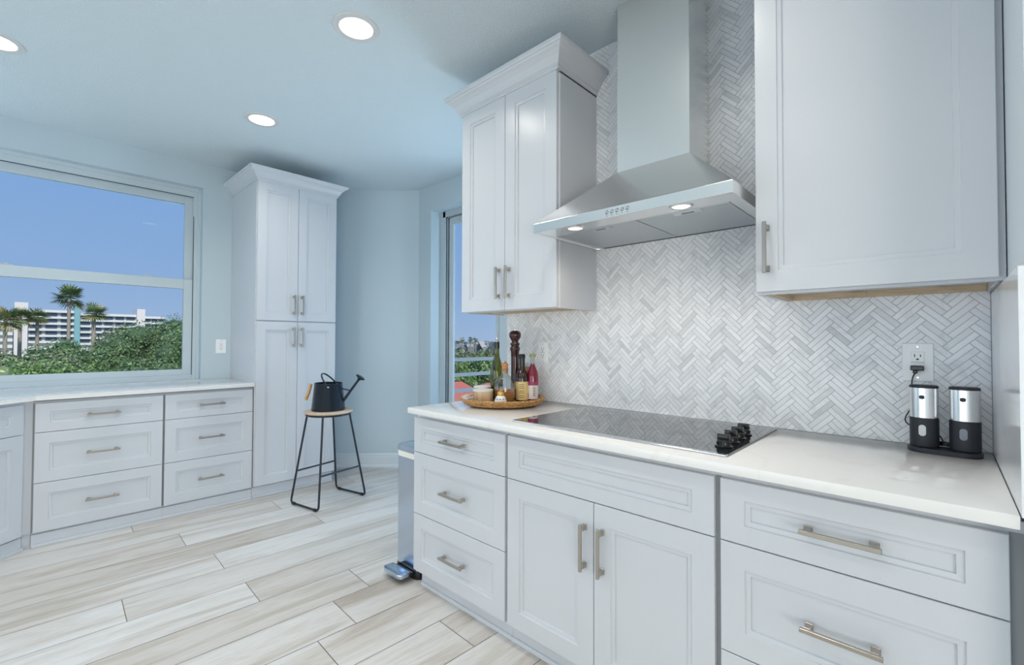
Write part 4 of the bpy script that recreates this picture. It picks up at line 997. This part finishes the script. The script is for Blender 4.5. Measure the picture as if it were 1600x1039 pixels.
# apartment block
ab = thing('apartment_building', 'long white six-storey apartment block beyond the trees', 'building', (-250, 13, GZ))
M['bwall'] = pbr('block_wall', (0.55, 0.56, 0.56), 0.8); M['bband'] = pbr('block_parapet', (0.82, 0.82, 0.80), 0.7)
M['bglass'] = pbr('block_window', (0.07, 0.10, 0.15), 0.15); M['bteal'] = pbr('teal_render', (0.25, 0.48, 0.52), 0.7); M['bpink'] = pbr('white_tower', (0.86, 0.80, 0.78), 0.7)
def Yb(px): return xyz(px, 250)[1]*1.0
XF = -250
secs = [(-60, 20, 494), (43, 115, 487), (124, 213, 490), (226, 260, 492)]
mb = MB(); bands = MB(); wins = []
for pa, pb_, pyt in secs:
    y0, y1 = Yb(pa), Yb(pb_); zt = hz(pyt, 120, 250)*1.0
    zt = CAM.z + (532.8-pyt)/FPX*250*math.cos(math.atan((110-800)/FPX))*1.0
    mb.box(XF-14, XF, y0, y1, GZ, zt)
    nb = max(3, round((y1-y0)/3.6)); fl_ = 2.35*1.0
    zz = zt - 0.5; lvl = 0
    while zz > GZ+1 and lvl < 7:
        bands.box(XF, XF+1.2, y0, y1, zz-0.55, zz+0.25)
        for q in range(nb):
            ya_ = y0 + (y1-y0)*(q+0.12)/nb; yb_ = y0 + (y1-y0)*(q+0.88)/nb
            if lvl < 5 and y0 > Yb(0): wins.append((ya_, yb_, zz-1.95, zz-0.75))
        zz -= fl_; lvl += 1
obj('wall', mb, M['bwall'], ab); obj('balcony_bands', bands, M['bband'], ab)
for (ya_, yb_, za, zb) in wins[:98]: obj('window', MB().box(XF, XF+0.25, ya_, yb_, za, zb), M['bglass'], ab)
def twr(pa, pb_, pyt, mat, nm): 
    zt = CAM.z + (532.8-pyt)/FPX*250*math.cos(math.atan((110-800)/FPX)); obj(nm, MB().box(XF-10, XF+3, Yb(pa), Yb(pb_), GZ, zt), mat, ab)
twr(22, 43, 478, M['bpink'], 'tower'); twr(213, 226, 481, M['bpink'], 'tower'); twr(115, 124, 478, M['bteal'], 'stair_tower')

# what shows through the sliding door
M['terracotta'] = pbr('terracotta_roof', (0.55, 0.16, 0.12), 0.8); M['stucco'] = pbr('stucco', (0.70, 0.66, 0.60), 0.8)
def house(px, py_ridge, D, wid, dep, lab):
    c = xyz(px, D); zr = hz(py_ridge, px, D); hh = thing('house', lab, 'house', (c[0], c[1], GZ), 'red-roofed houses below the balcony')
    ze = zr - 2.0
    obj('walls', MB().box(c[0]-dep/2, c[0]+dep/2, c[1]-wid/2, c[1]+wid/2, GZ, ze), M['stucco'], hh)
    mb = MB(); o_ = 0.6
    A = [mb.bm.verts.new(p) for p in ((c[0]-dep/2-o_, c[1]-wid/2-o_, ze), (c[0]+dep/2+o_, c[1]-wid/2-o_, ze), (c[0]+dep/2+o_, c[1]+wid/2+o_, ze), (c[0]-dep/2-o_, c[1]+wid/2+o_, ze))]
    r0 = mb.bm.verts.new((c[0], c[1]-wid/4, zr)); r1 = mb.bm.verts.new((c[0], c[1]+wid/4, zr))
    mb.bm.faces.new((A[0], A[1], r0)); mb.bm.faces.new((A[1], A[2], r1, r0)); mb.bm.faces.new((A[2], A[3], r1)); mb.bm.faces.new((A[3], A[0], r0, r1)); mb.bm.faces.new(A[::-1])
    obj('roof', mb, M['terracotta'], hh)
house(708, 597, 56, 5.5, 6, 'house with a red roof seen through the door above the lowest bar')
house(768, 598, 66, 6, 8, 'house with a red roof beside the green oil bottle')
GT = 'trees beyond the balcony'
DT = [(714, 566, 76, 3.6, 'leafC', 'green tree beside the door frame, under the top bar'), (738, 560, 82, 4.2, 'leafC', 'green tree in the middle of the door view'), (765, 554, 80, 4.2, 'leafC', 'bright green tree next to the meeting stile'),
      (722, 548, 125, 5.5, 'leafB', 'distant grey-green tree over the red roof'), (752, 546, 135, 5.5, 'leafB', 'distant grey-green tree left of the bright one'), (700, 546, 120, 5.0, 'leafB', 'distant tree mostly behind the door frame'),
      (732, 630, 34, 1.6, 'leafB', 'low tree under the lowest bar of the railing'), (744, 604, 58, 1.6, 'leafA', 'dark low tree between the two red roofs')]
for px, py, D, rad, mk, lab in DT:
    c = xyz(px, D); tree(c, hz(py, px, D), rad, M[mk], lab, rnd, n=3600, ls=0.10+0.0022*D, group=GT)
for px, lab in ((722, 'tiny distant palm on the skyline, nearer the door frame'), (735, 'tiny distant palm on the skyline, in the middle'), (743, 'tiny distant palm on the skyline, nearer the bottle')):
    palm(px, 531, 190, 1.6, lab, rnd, 0.1, 'distant palms on the skyline', 0.2, 16)
# belt of woodland at the horizon
vs, fs, sh_ = [], [], []
wd = bpy.data.objects.new('treeline', None)
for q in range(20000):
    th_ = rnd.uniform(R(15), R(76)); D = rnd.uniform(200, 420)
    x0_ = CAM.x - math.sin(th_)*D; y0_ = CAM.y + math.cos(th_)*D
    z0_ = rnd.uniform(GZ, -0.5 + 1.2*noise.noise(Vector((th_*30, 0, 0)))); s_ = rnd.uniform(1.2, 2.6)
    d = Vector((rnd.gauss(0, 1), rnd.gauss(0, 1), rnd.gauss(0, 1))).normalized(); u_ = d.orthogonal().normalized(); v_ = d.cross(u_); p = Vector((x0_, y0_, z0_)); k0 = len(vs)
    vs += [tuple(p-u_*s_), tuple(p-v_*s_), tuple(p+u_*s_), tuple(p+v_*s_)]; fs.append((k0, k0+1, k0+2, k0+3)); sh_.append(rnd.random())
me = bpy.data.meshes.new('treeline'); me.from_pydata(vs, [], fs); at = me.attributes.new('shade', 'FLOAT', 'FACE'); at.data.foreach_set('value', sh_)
me.materials.append(leafmat('hazed_leaf', (0.20, 0.24, 0.25), (0.33, 0.36, 0.36), (0.50, 0.47, 0.45)))  # distance haze blended into these leaf colours
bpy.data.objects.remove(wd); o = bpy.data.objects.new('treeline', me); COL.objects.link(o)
tag(o, 'hazy grey-green belt of trees along the horizon', 'trees', kind='stuff')
